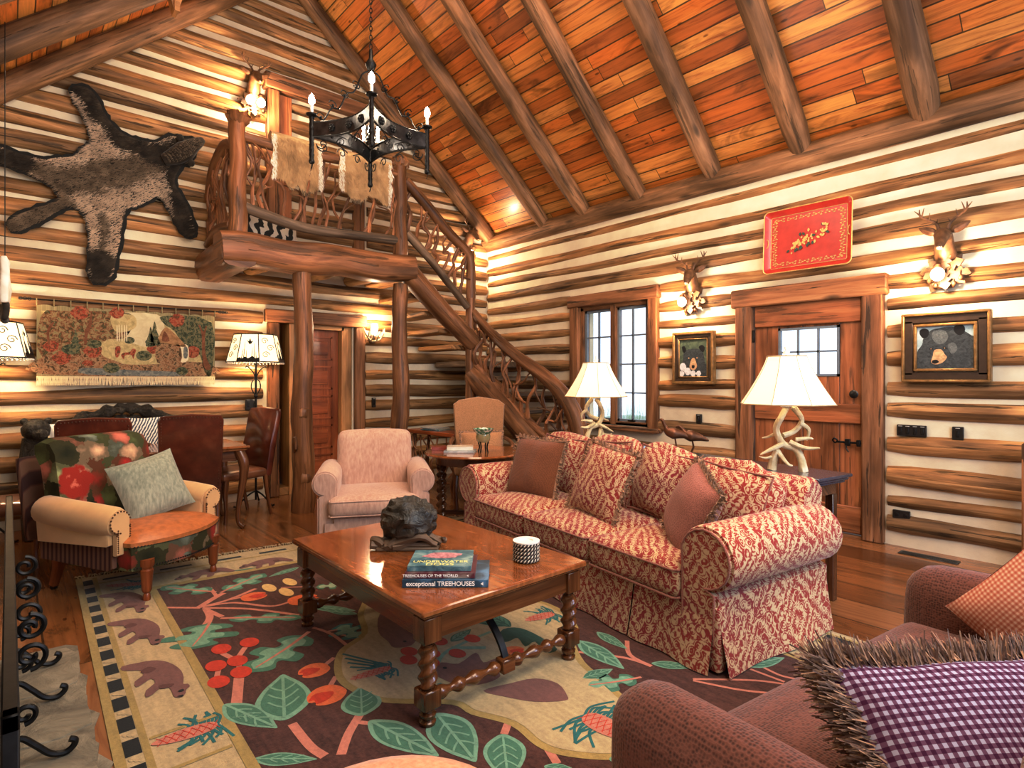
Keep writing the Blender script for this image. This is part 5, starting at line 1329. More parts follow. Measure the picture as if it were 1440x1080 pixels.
poly(Cc((270,190),(330,160),(420,215),(540,250),(520,272),(430,285),(400,315),(330,325),(305,300),(265,260)),'bear',4,3); poly(Cc((490,425),(520,385),(590,390),(660,345),(690,385),(740,370),(800,380),(740,400),(760,440),(700,470),(600,480),(520,450)),'bear',4,3)
poly(Cc((690,500),(800,470),(900,450),(990,470),(1030,520),(1020,540),(900,545),(780,525)),'bear',4,3)
ell(Cc((535,408))[0],.012,.009,'black',5); ell(Cc((372,300))[0],.012,.009,'black',5)
leaf(*Cc((800,235),(640,215)),w=.2,c1='dgreen',c2='green',lv=4); poly(Cc((740,300),(770,250),(840,245),(920,280),(990,330),(940,345),(900,300),(860,320),(830,285),(790,300)),'dgreen',4,3); leaf(*Cc((800,240),(700,180)),w=.25,c1='green',c2='dgreen',lv=4)
band(Cc((500,400),(530,350),(600,310),(720,260)),.022,'lgreen',4); band(Cc((560,325),(700,325)),.03,'lgreen',4); leaf(*Cc((560,300),(640,250)),w=.3,c1='lgreen',c2='green',lv=4); band(Cc((510,470),(545,500)),.02,'teal',4)
for p in((513,299),(390,340),(388,375),(585,348),(645,288),(482,348),(478,385)): ell(Cc(p)[0],.052,.038,'red',5)
tulip(*Cc((770,345),(860,335)),lv=4)
# --- right side
leaf(*E((545,770),(650,830)),w=.22); leaf(*E((735,880),(890,895)),w=.25); leaf(*E((480,800),(640,900)),w=.25); leaf(*E((490,935),(600,900)),w=.3); leaf(*E((1060,890),(1200,860)),w=.25)
S_(E((480,840),(640,860),(735,890)),.025); S_(E((650,800),(660,850),(735,890)),.03); S_(E((880,935),(1100,940),(1240,960)),.02); S_(E((880,940),(1060,975),(1240,990)),.02); S_(E((1100,880),(1180,920),(1240,935)),.02); S_(E((1080,900),(1200,945)),.02)
oak(*E((700,930),(500,960)),w=.3)
o=rug.build('area_rug',RM,smooth=False); tag(o,'large brown wool rug with bears, oak leaves and berries, under the coffee table','rug')
m=MB(); r_=random.Random(4)
for i in range(170):
    y=-5.12+2.98*i/170; x=fx(1.93,y); m.tube([(x,y,.004),(x-.03,y+r_.uniform(-.012,.012),.008),(x-.06,y+r_.uniform(-.02,.02),.003)],.005,n=5,cap=False)
q=m.build('fringe',pile('rug_fringe_wool',RC['cream']),o); q['kind']='stuff'
# stone hearth set into the floor at the left
hs=thing('stone_hearth','rough grey flagstone hearth set in the floor at the lower left','hearth',(0,0,0))
t=NT('flagstone',.85); v=t.rndloc(t.co('Object'),(1,1,1),9.0); n=t.noise(v,5,6,.65,.6); t.bump(n,.9,.03); M['stone']=t.col(t.ramp(n,[(.3,(.12,.10,.075)),(.5,(.25,.22,.16)),(.7,(.38,.34,.26))]))
for i,(a,b) in enumerate(((3.13,3.62),(3.64,4.05),(4.07,4.6),(4.62,5.2))):
    P=[(a,-6.08),(b,-6.08),(b+.012,-5.75),(b-.01,-5.5),(b+.008,-5.33),(b-.03,-5.25+.02*math.sin(i*2)),(b-.14,-5.228),((a+b)/2,-5.24+.015*math.cos(i)),(a+.12,-5.225),(a+.02,-5.26),(a-.008,-5.4),(a+.012,-5.6),(a-.01,-5.8)]
    m=MB(); m.prism(P,0,.010,ax='z',b=.004); m.build('flagstone',M['stone'],hs)
m=MB(); P=[(3.09,-6.08),(3.10,-5.26)]+[(3.15+.1*i,-5.225+.018*math.sin(i*1.7)+.01*math.cos(i*3.1)) for i in range(21)]+[(5.2,-6.08)]; m.prism(P,0,.005,ax='z'); m.build('mortar_edge',M['stone'],hs)
# wrought iron fire screen
fs=thing('fire_screen','black wrought iron fire screen with scroll feet on the stone hearth','fire screen',(0,-5.478,0))
m=MB(); m.box(3.30,5.6,-.012,.012,.80,.83,b=.003); m.box(3.30,3.33,-.012,.012,.03,.83,b=.003); m.box(5.57,5.6,-.012,.012,.03,.83,b=.003); m.box(3.30,5.6,-.012,.012,.06,.085,b=.003)
for k in range(1,5): x=3.3+k*.46; m.box(x-.008,x+.008,-.008,.008,.07,.81)
m.build('frame',M['iron'],fs)
m=MB(); m.box(3.31,5.59,-.003,.0,.07,.81); t=NT('screen_mesh',.5,.6); s=t.sep(t.co('Object')); g=t.math('MAXIMUM',t.math('GREATER_THAN',t.math('FRACT',t.math('MULTIPLY',s[0],120.0)),.6),t.math('GREATER_THAN',t.math('FRACT',t.math('MULTIPLY',s[2],120.0)),.6)); t.put(t.b.inputs['Alpha'],t.math('MULTIPLY_ADD',g,.6,.4)); m.build('mesh_panel',t.col((.02,.02,.02)),fs)
def spiral(c,r0,r1,a0,turns,plane,n=26):
    P=[]
    for i in range(n+1):
        t_=i/n; a=a0+2*PI*turns*t_; r=r0+(r1-r0)*t_
        if plane=='yz': P.append((c[0],c[1]+r*math.cos(a),c[2]+r*math.sin(a)))
        elif plane=='xz': P.append((c[0]+r*math.cos(a),c[1],c[2]+r*math.sin(a)))
    return P
for x,sz in((3.34,1),(3.72,1.2),(4.2,1)):
    m=MB(); m.tube(spline([(x,.0,.10),(x,.03,.12),(x,.07,.08),(x,.11,.035),(x,.15,.022),(x,.175,.035),(x,.18,.055),(x,.165,.065)],5),.011,n=8); m.build('scroll_foot',M['iron'],fs)
    for cz_,r0_,a0_,t0_ in((.40,.05,-PI/2,1.3),(.50,.045,PI/2,-1.3),(.20,.035,-PI/2,1.2)):
        m=MB(); m.tube(spiral((x,.055 if r0_>.04 else .04,cz_),r0_,.012,a0_,t0_,'yz'),.009,n=7); m.build('scroll',M['iron'],fs)
m=MB(); m.box(3.2,5.7,-.14,-.08,.86,.92,b=.01,grain=0); m.box(3.22,3.3,-.14,-.08,0.02,.87,b=.01,grain=2)
o=m.build('hearth_surround',M['greybranch'],loc=(0,-5.50,0)); tag(o,'pale weathered wooden surround behind the iron fire screen','surround')
# floor register
o=thing('floor_vent','dark metal floor register in the boards below the bear painting','vent',(5.62,-.19,0))
m=MB(); m.box(-.19,.19,-.05,.05,0,.006,b=.002)
for k in range(26): 
    for j in(-.022,.022): m.box(-.17+k*.0135,-.164+k*.0135,j-.016,j+.016,.006,.009)
m.build('grille',M['irongrey'],o)
# round ottoman at the very bottom
o=thing('ottoman','peach orange ribbed round ottoman at the bottom edge beside the rug','ottoman',(5.78,-4.90,0))
m=MB(); m.lathe([(.0,.44),(.15,.438),(.25,.43),(.30,.41),(.325,.37),(.33,.33),(.32,.29)][::-1],n=36); c_=m.build('cushion',chenille('peach_chenille',(.55,.24,.13),(.74,.42,.27)),o)
m=MB(); m.lathe([(.29,.10),(.31,.12),(.315,.30),(.30,.31)],n=36); m.build('base',M['pink'],o)
for k in range(4):
    a=k*PI/2+.5; m=MB(); m.lathe([(.018,0),(.028,.11)],c=(.24*math.cos(a),.24*math.sin(a),0),n=10); m.build('leg',M['mahog'],o)
# ================================================================== CHANDELIER
ch=thing('chandelier','black wrought iron square chandelier with candle bulbs, hanging from the ridge','chandelier',(2.14,-3.05,0),math.radians(-26.8))
R_=.50
cor=[(R_*math.cos(k*PI/2),R_*math.sin(k*PI/2)) for k in range(4)]
for k in range(4):
    a=Vector((*cor[k],0)); b=Vector((*cor[(k+1)%4],0)); mid=(a+b)/2; n=(-mid).normalized()
    m=MB(); K=16; vs=[];fs=[]
    for i in range(K+1):
        t_=i/K; p=a.lerp(b,t_)+n*.10*math.sin(t_*PI); dip=.0
        for (o_,z) in((0,3.475),(0,3.60),(.006,3.60),(.006,3.475)): vs.append((p.x-n.x*o_,p.y-n.y*o_,z))
    for i in range(K):
        for j in range(4): fs.append([i*4+j,i*4+(j+1)%4,(i+1)*4+(j+1)%4,(i+1)*4+j])
    m.add(vs,fs,[[(0,0)]*4]*len(fs)); bd=m.build('band',M['irongrey'],ch,smooth=False)
    m=MB()
    for z in(3.475,3.60):
        P=[a.lerp(b,i/40)+n*.10*math.sin(i/40*PI)+Vector((0,0,z)) for i in range(41)]; m.tube(P,[.008+.0025*(i%2) for i in range(41)],n=6)
    m.build('rope_edge',M['iron'],bd)
    for t_ in(.25,.5,.75):
        p=a.lerp(b,t_)+n*.10*math.sin(t_*PI); q=p-n*.010; m=MB(); tn=(b-a).normalized()
        for g in range(6):
            an_=g*PI/3; c=q+tn*.022*math.cos(an_)+Vector((0,0,3.5375+.022*math.sin(an_))); m.sphere(c,(.015,.015,.015),n=8)
        m.sphere((q.x-n.x*.008,q.y-n.y*.008,3.5375),.012,n=8); m.build('rosette',M['iron'],bd)
    # scrolls under the band
    m=MB()
    for sgn,base in((1,a),(-1,b)):
        tn=(b-a).normalized()*sgn; off=Vector((0,0,0))
        def PT(u,z,base=base,tn=tn): 
            tt=u/((b-a).length); return base+tn*u+n*.10*math.sin(tt*PI)+Vector((0,0,z))
        P=[PT(.04+.05-.05*math.cos(g*.4)*(1-g/22),3.41+.05*math.sin(g*.4+PI)*(1-g/22)) for g in range(18)]; m.tube(P,.0045,n=6)
        P=[PT(.02+.30*g/14,3.47-.0+.02*math.sin(g/14*PI)-.05*(g/14)**2) for g in range(15)]; m.tube(P,.0045,n=6)
        P=[PT(.26+.045*math.cos(PI-g*.42)*(1-g/22),3.40+.045*math.sin(PI-g*.42)*(1-g/22)) for g in range(18)]; m.tube(P,.0045,n=6)
    m.build('scrollwork',M['iron'],bd)
for k in range(4):
    x,y=cor[k]; m=MB(); n=24
    m.tube([(x,y,3.27+.40*i/n) for i in range(n+1)],.019,n=10,tw=(4,60,.25)); m.sphere((x,y,3.26),.026,n=10); m.lathe([(.012,3.64),(.045,3.66),(.048,3.67),(.015,3.675)],c=(x,y,0),n=14); m.tube([(x+.022*math.cos(i*.7),y+.022*math.sin(i*.7)*.3,3.215+.022*math.sin(i*.7)) for i in range(10)],.003,n=5); ps=m.build('corner_post',M['iron'],ch)
    m=MB(); m.lathe([(.015,3.67),(.015,3.75),(.0,3.752)],c=(x,y,0),n=10); m.build('candle_sleeve',M['white'],ps)
    m=MB(); m.lathe([(.008,3.752),(.026,3.775),(.028,3.80),(.018,3.83),(.0,3.855)],c=(x,y,0),n=10); m.build('bulb',M['bulb'],ps)
    m=MB(); P=[(x*(1-g/20)*1.0,y*(1-g/20)*1.0,3.62+.55*(g/20)**1.6+.03*math.sin(g*1.2)) for g in range(21)]; m.tube(P,.007,n=6)
    for g in(3,7,11,15): 
        p=P[g]; m.tube([(p[0]+.03*math.cos(q*.8)*(x/R_ if abs(x)>.1 else 1),p[1]+.03*math.cos(q*.8)*(y/R_),p[2]+.03+.03*math.sin(q*.8)) for q in range(8)],.005,n=5); m.sphere((p[0],p[1],p[2]+.02),.014,n=7)
    m.build('scroll_arm',M['iron'],ch)
m=MB(); m.lathe([(.0,4.10),(.03,4.12),(.05,4.17),(.02,4.22),(.015,4.30),(.0,4.31)],n=14); m.tube([(0,0,3.52),(0,0,4.12)],.009,n=8); m.lathe([(0,3.49),(.04,3.50),(.03,3.53),(0,3.54)],n=12)
m.build('hub',M['iron'],ch)
for k in range(4):
    a=k*PI/2+PI/4; x,y=.085*math.cos(a),.085*math.sin(a); m=MB(); m.tube([(0,0,3.52),(x*.6,y*.6,3.49),(x,y,3.51)],.006,n=6); c_=m.build('inner_arm',M['iron'],ch); m=MB(); m.lathe([(.012,3.51),(.012,3.55),(.017,3.575),(0,3.61)],c=(x,y,0),n=10); m.build('bulb',M['bulb'],c_)
m=MB(); z=4.31; i=0
while z<6.02:
    P=[]
    for g in range(13):
        a=g/12*2*PI; u=.011*math.cos(a);v=.026*math.sin(a); P.append((u if i%2 else 0,0 if i%2 else u,z+.022+v))
    m.tube(P,.0038,n=5,cap=False); z+=.040;i+=1
m.build('chain',M['iron'],ch)
m=MB(); m.lathe([(.0,6.0),(.05,6.02),(.06,6.05),(.06,6.08)],n=14); m.build('canopy',M['iron'],ch)
# ------------------------------------------------------------------ sconces
t=NT('carved_wood',.5); v=t.co('Object'); n=t.noise(v,18,4); t.bump(n,.4,.006); M['carved']=t.col(t.ramp(n,[(.3,(.09,.038,.014)),(.6,(.20,.095,.04)),(.8,(.30,.165,.075))]))
def oakleaf3(m,c,L,w,rot,tilt,mi=0):
    pr=[(0,.05),(.12,.3),(.22,.75),(.34,.35),(.46,.95),(.6,.42),(.72,.75),(.86,.4),(1,0)]
    P=[(x*L,y*w) for x,y in pr]+[(x*L,-y*w) for x,y in pr[::-1][1:]]
    m.prism(P,-.006,.006,M=Matrix.Translation(c)@Matrix.Rotation(rot,4,'Y')@Matrix.Rotation(tilt,4,'Z'),ax='y')
def deer_sconce(label,loc,rz,bulbs,turn=0.0):
    """local: wall is +y side, faces -y"""
    o=thing('deer_head_sconce',label,'wall sconce',loc,rz)
    c,s_=math.cos(turn),math.sin(turn)
    def W(x,y,z): return (c*x-s_*(y),s_*x+c*(y),z)
    m=MB(); r=random.Random(5)
    for k in range(11): oakleaf3(m,(.02*math.cos(k),-.03-.02*(k%3),-.22+.02*math.sin(k*2)),.17+.03*(k%2),.055,k*.571+.3,.25*math.sin(k*3))
    m.prism([(-.06,-.38),(.06,-.38),(.09,-.10),(0,.02),(-.09,-.10)],-.04,.0,b=.01)
    for k in range(5): a=-2.6+k*.52; m.sphere((.13*math.cos(a),-.07,-.24+.13*math.sin(a)),(.018,.018,.024),n=8)
    m.build('oak_leaf_base',M['carved'],o)
    m=MB(); P=[W(0,.0,-.14),W(0,-.06,-.06),W(0,-.11,.01),W(0,-.15,.055),W(0,-.20,.05),W(0,-.26,.0),W(0,-.31,-.05),W(0,-.335,-.075)]
    P=spline(P,4); m.tube(P,interp([.085,.080,.068,.066,.062,.046,.034,.022],len(P)),n=16); 
    for sx in(-1,1): m.sphere(W(sx*.045,-.19,.055),(.014,.014,.014),n=8)
    h=m.build('head',M['carved'],o)
    for sx in(-1,1): m=MB(); m.sphere(W(sx*.053,-.205,.055),(.010,.010,.010),n=8); m.build('eye',M['blackhard'],h)
    m=MB(); m.sphere(W(0,-.335,-.06),(.018,.016,.013),n=8); m.build('nose',M['blackhard'],h)
    for sx in(-1,1):
        m=MB(); P=spline([W(sx*.05,-.13,.09),W(sx*.11,-.12,.12),W(sx*.18,-.11,.16)],5); m.tube(P,interp([.014,.036,.032,.004],len(P)),n=8,sq=1.0); m.build('ear',M['carved'],o)
        m=MB(); P=spline([W(sx*.03,-.15,.11),W(sx*.05,-.14,.17),W(sx*.11,-.15,.215),W(sx*.16,-.17,.25),W(sx*.165,-.18,.31)],5); m.tube(P,interp([.015,.012,.011,.009,.003],len(P)),n=7)
        for (A_,B_) in(((.10,-.15,.21),(.09,-.18,.265)),((.15,-.165,.245),(.13,-.19,.315)),((.155,-.17,.25),(.20,-.19,.30)),((.05,-.14,.17),(.035,-.18,.20))): m.tube([W(sx*A_[0],A_[1],A_[2]),W(sx*B_[0],B_[1],B_[2])],[.008,.002],n=6)
        m.build('antler',M['carved'],o)
    for b in bulbs:
        m=MB(); m.sphere(b,(.052,.052,.058),n=14); m.build('globe_bulb',M['globe'],o)
        m=MB(); m.lathe([(.02,.05),(.03,.06),(.025,.085),(.0,.09)],c=b,n=10); m.build('socket',M['bronze'],o)
    o.scale=(.88,.88,.88); return o
M['globe']=emit('frosted_globe_glow',(1,.90,.72),9)
deer_sconce('carved deer head sconce above the large bear painting, right of the door',(5.70,-.03,2.40),0,[(-.03,-.16,-.27)],turn=.06)
deer_sconce('carved deer head sconce above the small bear painting, left of the door',(3.52,-.03,2.40),0,[(-.05,-.17,-.26)],turn=.30)
deer_sconce('carved deer head sconce on far wall beside the loft doorway',(.03,-3.42,4.66),PI/2,[(-.06,-.14,-.24),(.07,-.14,-.24)],turn=0)
deer_sconce('carved deer head sconce in the far corner under the roof rafter',(.03,-.42,3.42),PI/2,[(0,-.14,-.26)],turn=0)
o=thing('antler_sconce','small antler wall sconce right of the five panel door','wall sconce',(.03,-1.95,1.93),PI/2)
m=MB()
for sx in(-1,1):
    for (P,r) in (([(0,-.04,-.08),(sx*.07,-.09,-.06),(sx*.13,-.10,.02),(sx*.15,-.08,.09)],[.016,.012,.01,.003]),([(sx*.04,-.07,-.07),(sx*.03,-.13,-.02),(sx*.05,-.15,.05)],[.012,.009,.003]),([(sx*.09,-.09,-.04),(sx*.10,-.14,.02),(sx*.09,-.15,.07)],[.01,.007,.003])): Q=spline(P,4); m.tube(Q,interp(r,len(Q)),n=7)
m.build('antlers',M['antler'],o); m=MB(); m.sphere((0,-.02,-.06),(.05,.025,.06),n=10); m.build('backplate',M['carved'],o)
m=MB(); m.lathe([(.012,-.04),(.03,-.02),(.045,.05),(.04,.11),(.0,.112)],c=(0,-.09,.03),n=14); m.build('glass_shade',M['globe'],o)
# ------------------------------------------------------------------ framed pictures on the right wall
def paint(name,c1,c2,sc=30,dist=1.5):
    t=NT(name,.5); v=t.co('UV'); n=t.noise(v,sc,4,.6,dist); return t.col(t.ramp(n,[(.3,c1),(.7,c2)]))
M['p_bear']=paint('bear_paint',(.012,.014,.018),(.075,.085,.09),28); M['p_bear_hi']=paint('bear_highlight',(.06,.07,.075),(.16,.17,.17),40); M['p_sky']=paint('pale_sky_paint',(.22,.30,.33),(.45,.52,.53),8); M['p_muz']=paint('muzzle_paint',(.38,.22,.11),(.62,.42,.26),20); M['p_blk']=plain('black_paint',(.008,.008,.01),.4,0,.1,10,0); M['p_for']=paint('forest_paint',(.03,.05,.035),(.14,.17,.11),14); M['p_flo']=paint('flower_paint',(.45,.42,.46),(.78,.75,.76),60)
M['gilt']=plain('old_gilt_frame',(.30,.17,.06),.4,.35,.25,30,.2); M['fr_dark']=plain('dark_frame_wood',(.055,.028,.015),.45,0,.2,20,.1)
def frame(parent,x0,x1,z0,z1,w,y0,y1,mat,name,b=.006):
    m=MB(); m.box(x0,x1,y0,y1,z1-w,z1,b=b,grain=0);m.box(x0,x1,y0,y1,z0,z0+w,b=b,grain=0);m.box(x0,x0+w,y0,y1,z0+w*.6,z1-w*.6,b=b,grain=2);m.box(x1-w,x1,y0,y1,z0+w*.6,z1-w*.6,b=b,grain=2); return m.build(name,mat,parent)
def layer(m,P,y,mi,k=3):
    Q=cspline([(a,b,0) for a,b in P],k) if k else [Vector((a,b,0)) for a,b in P]; polyfill(m,[(p.x,p.y) for p in Q],y,mi=mi,ax='y')
o=thing('framed_painting','large painting of black bear face in dark and gold frame, right of the door','painting',(5.70,-.065,1.61),0)
W_,H_=.28,.27
frame(o,-W_,W_,-H_,H_,.022,-.045,.02,M['gilt'],'outer_frame'); frame(o,-W_+.018,W_-.018,-H_+.018,H_-.018,.06,-.03,.015,M['fr_dark'],'frame'); frame(o,-.20,.20,-.185,.185,.022,-.038,.01,M['gilt'],'beaded_liner')
m=MB(); layer(m,[(-.19,-.175),(.19,-.175),(.19,.175),(-.19,.175)],-.018,0,0)
def q(x,z): # normalised crop coords (0..1) -> local
    return (-.18+.36*x,.165-.33*z)
layer(m,[q(*p) for p in((.0,.62),(.10,.42),(.12,.28),(.25,.10),(.40,.05),(.62,.03),(.80,.12),(.95,.25),(1.0,.34),(1.0,1.0),(.0,1.0))],-.019,1)
for P in(((.06,.08),(.14,.04),(.22,.10),(.20,.24),(.12,.27),(.06,.18)),((.66,.04),(.74,-.01),(.83,.03),(.84,.16),(.76,.24),(.67,.16))): layer(m,[q(*p) for p in P],-.0195,5)
layer(m,[q(*p) for p in((.30,.12),(.48,.10),(.56,.25),(.50,.40),(.38,.42),(.28,.28))],-.0195,2); layer(m,[q(*p) for p in((.55,.45),(.66,.40),(.72,.55),(.62,.66))],-.0195,2)
layer(m,[q(*p) for p in((.32,.56),(.44,.55),(.50,.66),(.54,.74),(.46,.86),(.34,.90),(.26,.84),(.29,.70))],-.020,3)
layer(m,[q(*p) for p in((.29,.80),(.36,.79),(.40,.84),(.34,.88),(.28,.86))],-.0205,4)
for p in((.26,.53),(.50,.52)):
    a,b=q(*p); layer(m,[(a+.012*math.cos(g*PI/4),b+.007*math.sin(g*PI/4)) for g in range(8)],-.0205,4); layer(m,[(a+.004*math.cos(g*PI/4),b+.004*math.sin(g*PI/4)) for g in range(8)],-.021,3)
m.build('canvas',[M['p_sky'],M['p_bear'],M['p_bear_hi'],M['p_muz'],M['p_blk'],M['p_blk']],o,smooth=False)
o=thing('framed_painting','small painting of black bear behind white flowers, between window and door','painting',(3.55,-.065,1.585),0)
W_,H_=.24,.275
frame(o,-W_,W_,-H_,H_,.03,-.045,.02,M['gilt'],'outer_frame'); frame(o,-W_+.02,W_-.02,-H_+.02,H_-.02,.045,-.03,.015,M['fr_dark'],'frame'); frame(o,-.17,.17,-.205,.205,.012,-.034,.01,M['gilt'],'liner')
m=MB(); layer(m,[(-.165,-.2),(.165,-.2),(.165,.2),(-.165,.2)],-.018,0,0)
def q(x,z): return (-.16+.32*x,.195-.39*z)
layer(m,[q(*p) for p in((.12,.55),(.14,.38),(.25,.28),(.50,.25),(.75,.28),(.88,.42),(.92,.62),(1.0,.75),(1.0,1.0),(.0,1.0),(.0,.8))],-.019,1)
for P in(((.08,.20),(.18,.17),(.24,.28),(.15,.36)),((.70,.22),(.82,.16),(.92,.24),(.85,.36))): layer(m,[q(*p) for p in P],-.0195,4)
layer(m,[q(*p) for p in((.45,.52),(.55,.51),(.62,.64),(.64,.74),(.55,.82),(.42,.80),(.36,.72))],-.020,3); layer(m,[q(*p) for p in((.45,.70),(.55,.70),(.54,.77),(.47,.78))],-.0205,4)
for p in((.34,.50),(.64,.50)):
    a,b=q(*p); layer(m,[(a+.008*math.cos(g*PI/4),b+.008*math.sin(g*PI/4)) for g in range(8)],-.0205,3)
for (x_,z_,r) in((.12,.74,.13),(.30,.86,.12),(.50,.92,.10),(.70,.92,.09),(.08,.92,.1)):
    a,b=q(x_,z_); layer(m,[(a+r*.32*math.cos(g*PI/5)*(1+.15*math.sin(g*4)),b+r*.34*math.sin(g*PI/5)) for g in range(10)],-.0207,2)
m.build('canvas',[M['p_for'],M['p_bear'],M['p_flo'],M['p_muz'],M['p_blk']],o,smooth=False)
# red painted tray
o=thing('painted_tray','red lacquered serving tray with gold floral border hung above the door','tray',(4.70,-.09,2.63),0)
o.rotation_euler=(math.radians(-3),0,0)
def rrect(w,h,r,n=5):
    P=[]
    for (sx,sz,a0) in((1,1,0),(-1,1,PI/2),(-1,-1,PI),(1,-1,3*PI/2)):
        for i in range(n+1): a=a0+PI/2*i/n; P.append((sx*(w-r)+r*math.cos(a),sz*(h-r)+r*math.sin(a)))
    return P
M['redlac']=plain('red_lacquer',(.50,.045,.03),.3,0,.18,12,.1,coat=.4); M['goldp']=plain('gold_paint',(.62,.42,.16),.45,.2,.25,60,0); M['dkleaf']=plain('dark_leaf_paint',(.04,.07,.045),.5,0,.3,40,0)
m=MB(); rings=[(.37,.285,.04,-.045),(.375,.29,.045,-.05),(.368,.283,.04,-.05),(.33,.245,.02,-.008),(.325,.24,.02,-.006)]
vs=[];N_=24
for (w_r,h_r,r,y) in rings: vs+=[(a,y,b) for a,b in rrect(w_r,h_r,r)]
fs=[]
for k in range(len(rings)-1):
    for i in range(N_): j=(i+1)%N_; fs.append([k*N_+i,k*N_+j,(k+1)*N_+j,(k+1)*N_+i])
fs.append([4*N_+i for i in range(N_)]); m.add(vs,fs,[[(0,0)]*len(f) for f in fs]); m.box(-.325,.325,-.004,.004,-.24,.24); m.build('tray_body',M['redlac'],o)
m=MB(); 
for (w_r,h_r,r,y,q_) in((.375,.29,.045,-.052,.005),(.325,.24,.012,-.009,.003)): P=[(a,y,b) for a,b in rrect(w_r,h_r,r)]; m.tube(P+[P[0]],q_,n=6)
for sx in(-1,1): P=[(sx*.352+.012*math.cos(g*PI/8),-.034,.04*math.sin(g*PI/8)) for g in range(17)]; m.tube(P,.004,n=5)
m.build('gold_rim',M['goldp'],o)
m=MB(); r_=random.Random(8)
for side in range(4):
    for i in range(11):
        t_=(i+.5)/11*2-1
        x,z=[(t_*.30,.205),(t_*.30,-.205),(.29,t_*.21),(-.29,t_*.21)][side]
        m.tube([(x+.017*math.cos(g*.75+i)*(1-g/14),-.0085,z+.017*math.sin(g*.75+i)*(1-g/14)) for g in range(11)],.0022,n=4)
        for g in range(3): a=g*2.1+i; c=(x+.018*math.cos(a),z+.014*math.sin(a)); layer(m,[(c[0]+.008*math.cos(a+h)*1.2,c[1]+.005*math.sin(a+h)) for h in(0,1.3,2.6,3.9,5.2)],-.009,0,2)
for i in range(46):
    t_=r_.uniform(-1,1); x=t_*.15+.01; z=t_*.06+r_.gauss(0,.022)+.0; R0=r_.uniform(.007,.012)
    layer(m,[(x+R0*math.cos(g*PI/3),z+R0*math.sin(g*PI/3)*(1+.3*(g%2))) for g in range(6)],-.0100-.0001*i,0,2)
for i in range(20):
    a=r_.uniform(0,2*PI); t_=r_.uniform(-1,1); x=t_*.16; z=t_*.055+.05*math.sin(a); L=.035
    d=(math.cos(a),math.sin(a)); layer(m,[(x,z),(x+d[0]*L*.5-d[1]*.011,z+d[1]*L*.5+d[0]*.011),(x+d[0]*L,z+d[1]*L),(x+d[0]*L*.5+d[1]*.011,z+d[1]*L*.5-d[0]*.011)],-.0150-.0001*i,1 if i%3 else 0,2)
m.build('painted_flowers',[M['goldp'],M['dkleaf']],o,smooth=False)
# switch plates and outlets
def plate(label,x,z,w,h,kind,wall='r'):
    o=thing('switch_plate' if kind!='outlet' else 'wall_outlet',label,'switch plate' if kind!='outlet' else 'outlet',(x,-.02,z) if wall=='r' else (.062,x,z),0 if wall=='r' else PI/2)
    m=MB(); m.box(-w/2,w/2,-.012,.012,-h/2,h/2,b=.003); m.build('plate',M['switch'],o)
    n=max(1,int(w/.05)) if kind!='outlet' else 2
    for i in range(n):
        x_=-w/2+w*(i+.5)/n; m=MB()
        if kind=='switch': m.box(x_-.010,x_+.010,-.02,-.012,-.028,.028,b=.002)
        else: m.box(x_-.013,x_+.013,-.015,-.012,-.013,.013,b=.002)
        m.build('toggle' if kind=='switch' else 'socket',M['blackhard'],o)
    if kind=='switch':
        m=MB()
        for i in range(n): x_=-w/2+w*(i+.5)/n; m.box(x_-.014,x_+.014,-.0135,-.012,h/2-.012,h/2-.009)
        m.build('engraving',M['letter'],o)
plate('wide dark switch plate right of the door, under the bear painting',5.47,.95,.20,.09,'switch'); plate('single dark switch plate furthest right on the log wall',5.77,.95,.07,.10,'switch'); plate('horizontal dark wall outlet near the floor right of the door',5.40,.262,.12,.07,'outlet')
plate('small dark switch plate between the window and the plank door',3.58,.945,.06,.10,'switch'); plate('small dark switch plate right of the five panel door',-1.93,1.06,.05,.12,'switch','l'); plate('square bronze switch plate behind floor lamp pole',-3.44,1.08,.12,.12,'switch','l')
# ------------------------------------------------------------------ tapestry
tp=thing('tapestry','woven forest cottage tapestry with cream fringe hung from rod on far wall','tapestry',(.10,-4.555,1.70),PI/2)
# local x -> world y ; local -y -> world +x
def needle(name,c1,c2,sc=26,x=None):
    t=NT(name,.9,spec=.15); v=t.co('UV'); n=t.noise(v,sc,4,.65,.8); t.bump(t.noise(v,220,2),.4,.003)
    st=[(.28,c1),(.5,tuple((a+b)/2 for a,b in zip(c1,c2))),(.7,c2)]
    if x: st=[(.25,c1),(.42,c2),(.52,x),(.6,c1),(.75,c2)]
    return t.col(t.ramp(n,st))
TM=[needle('woven_meadow',(.33,.28,.13),(.60,.50,.28)),needle('woven_sky',(.50,.44,.28),(.68,.60,.42),10),needle('woven_foliage',(.05,.055,.025),(.33,.28,.14),26,(.26,.11,.055)),needle('woven_dark_trees',(.025,.03,.018),(.24,.20,.10),34,(.10,.12,.07)),needle('woven_red_bushes',(.10,.06,.03),(.40,.17,.09),34,(.34,.06,.035)),needle('woven_earth',(.07,.035,.018),(.28,.14,.07),26,(.40,.27,.15)),needle('woven_water',(.06,.08,.09),(.34,.33,.27),30),needle('woven_bark',(.14,.05,.025),(.30,.13,.07),20),needle('woven_border',(.22,.19,.10),(.42,.36,.20),60),needle('woven_thatch',(.26,.14,.06),(.48,.30,.15),30),needle('woven_cream',(.66,.56,.38),(.80,.72,.54),30)]
m=MB(); W_=.735; H0_,H1_=-.31,.33
def tq(x,y): # crop coords 1440x693 of the tapestry -> local
    return (-W_+ (x-60)/(1380-60)*2*W_, H1_-(y-65-(x-60)*.045*(1-(y-65)/500))/(560-65)*(H1_-H0_))
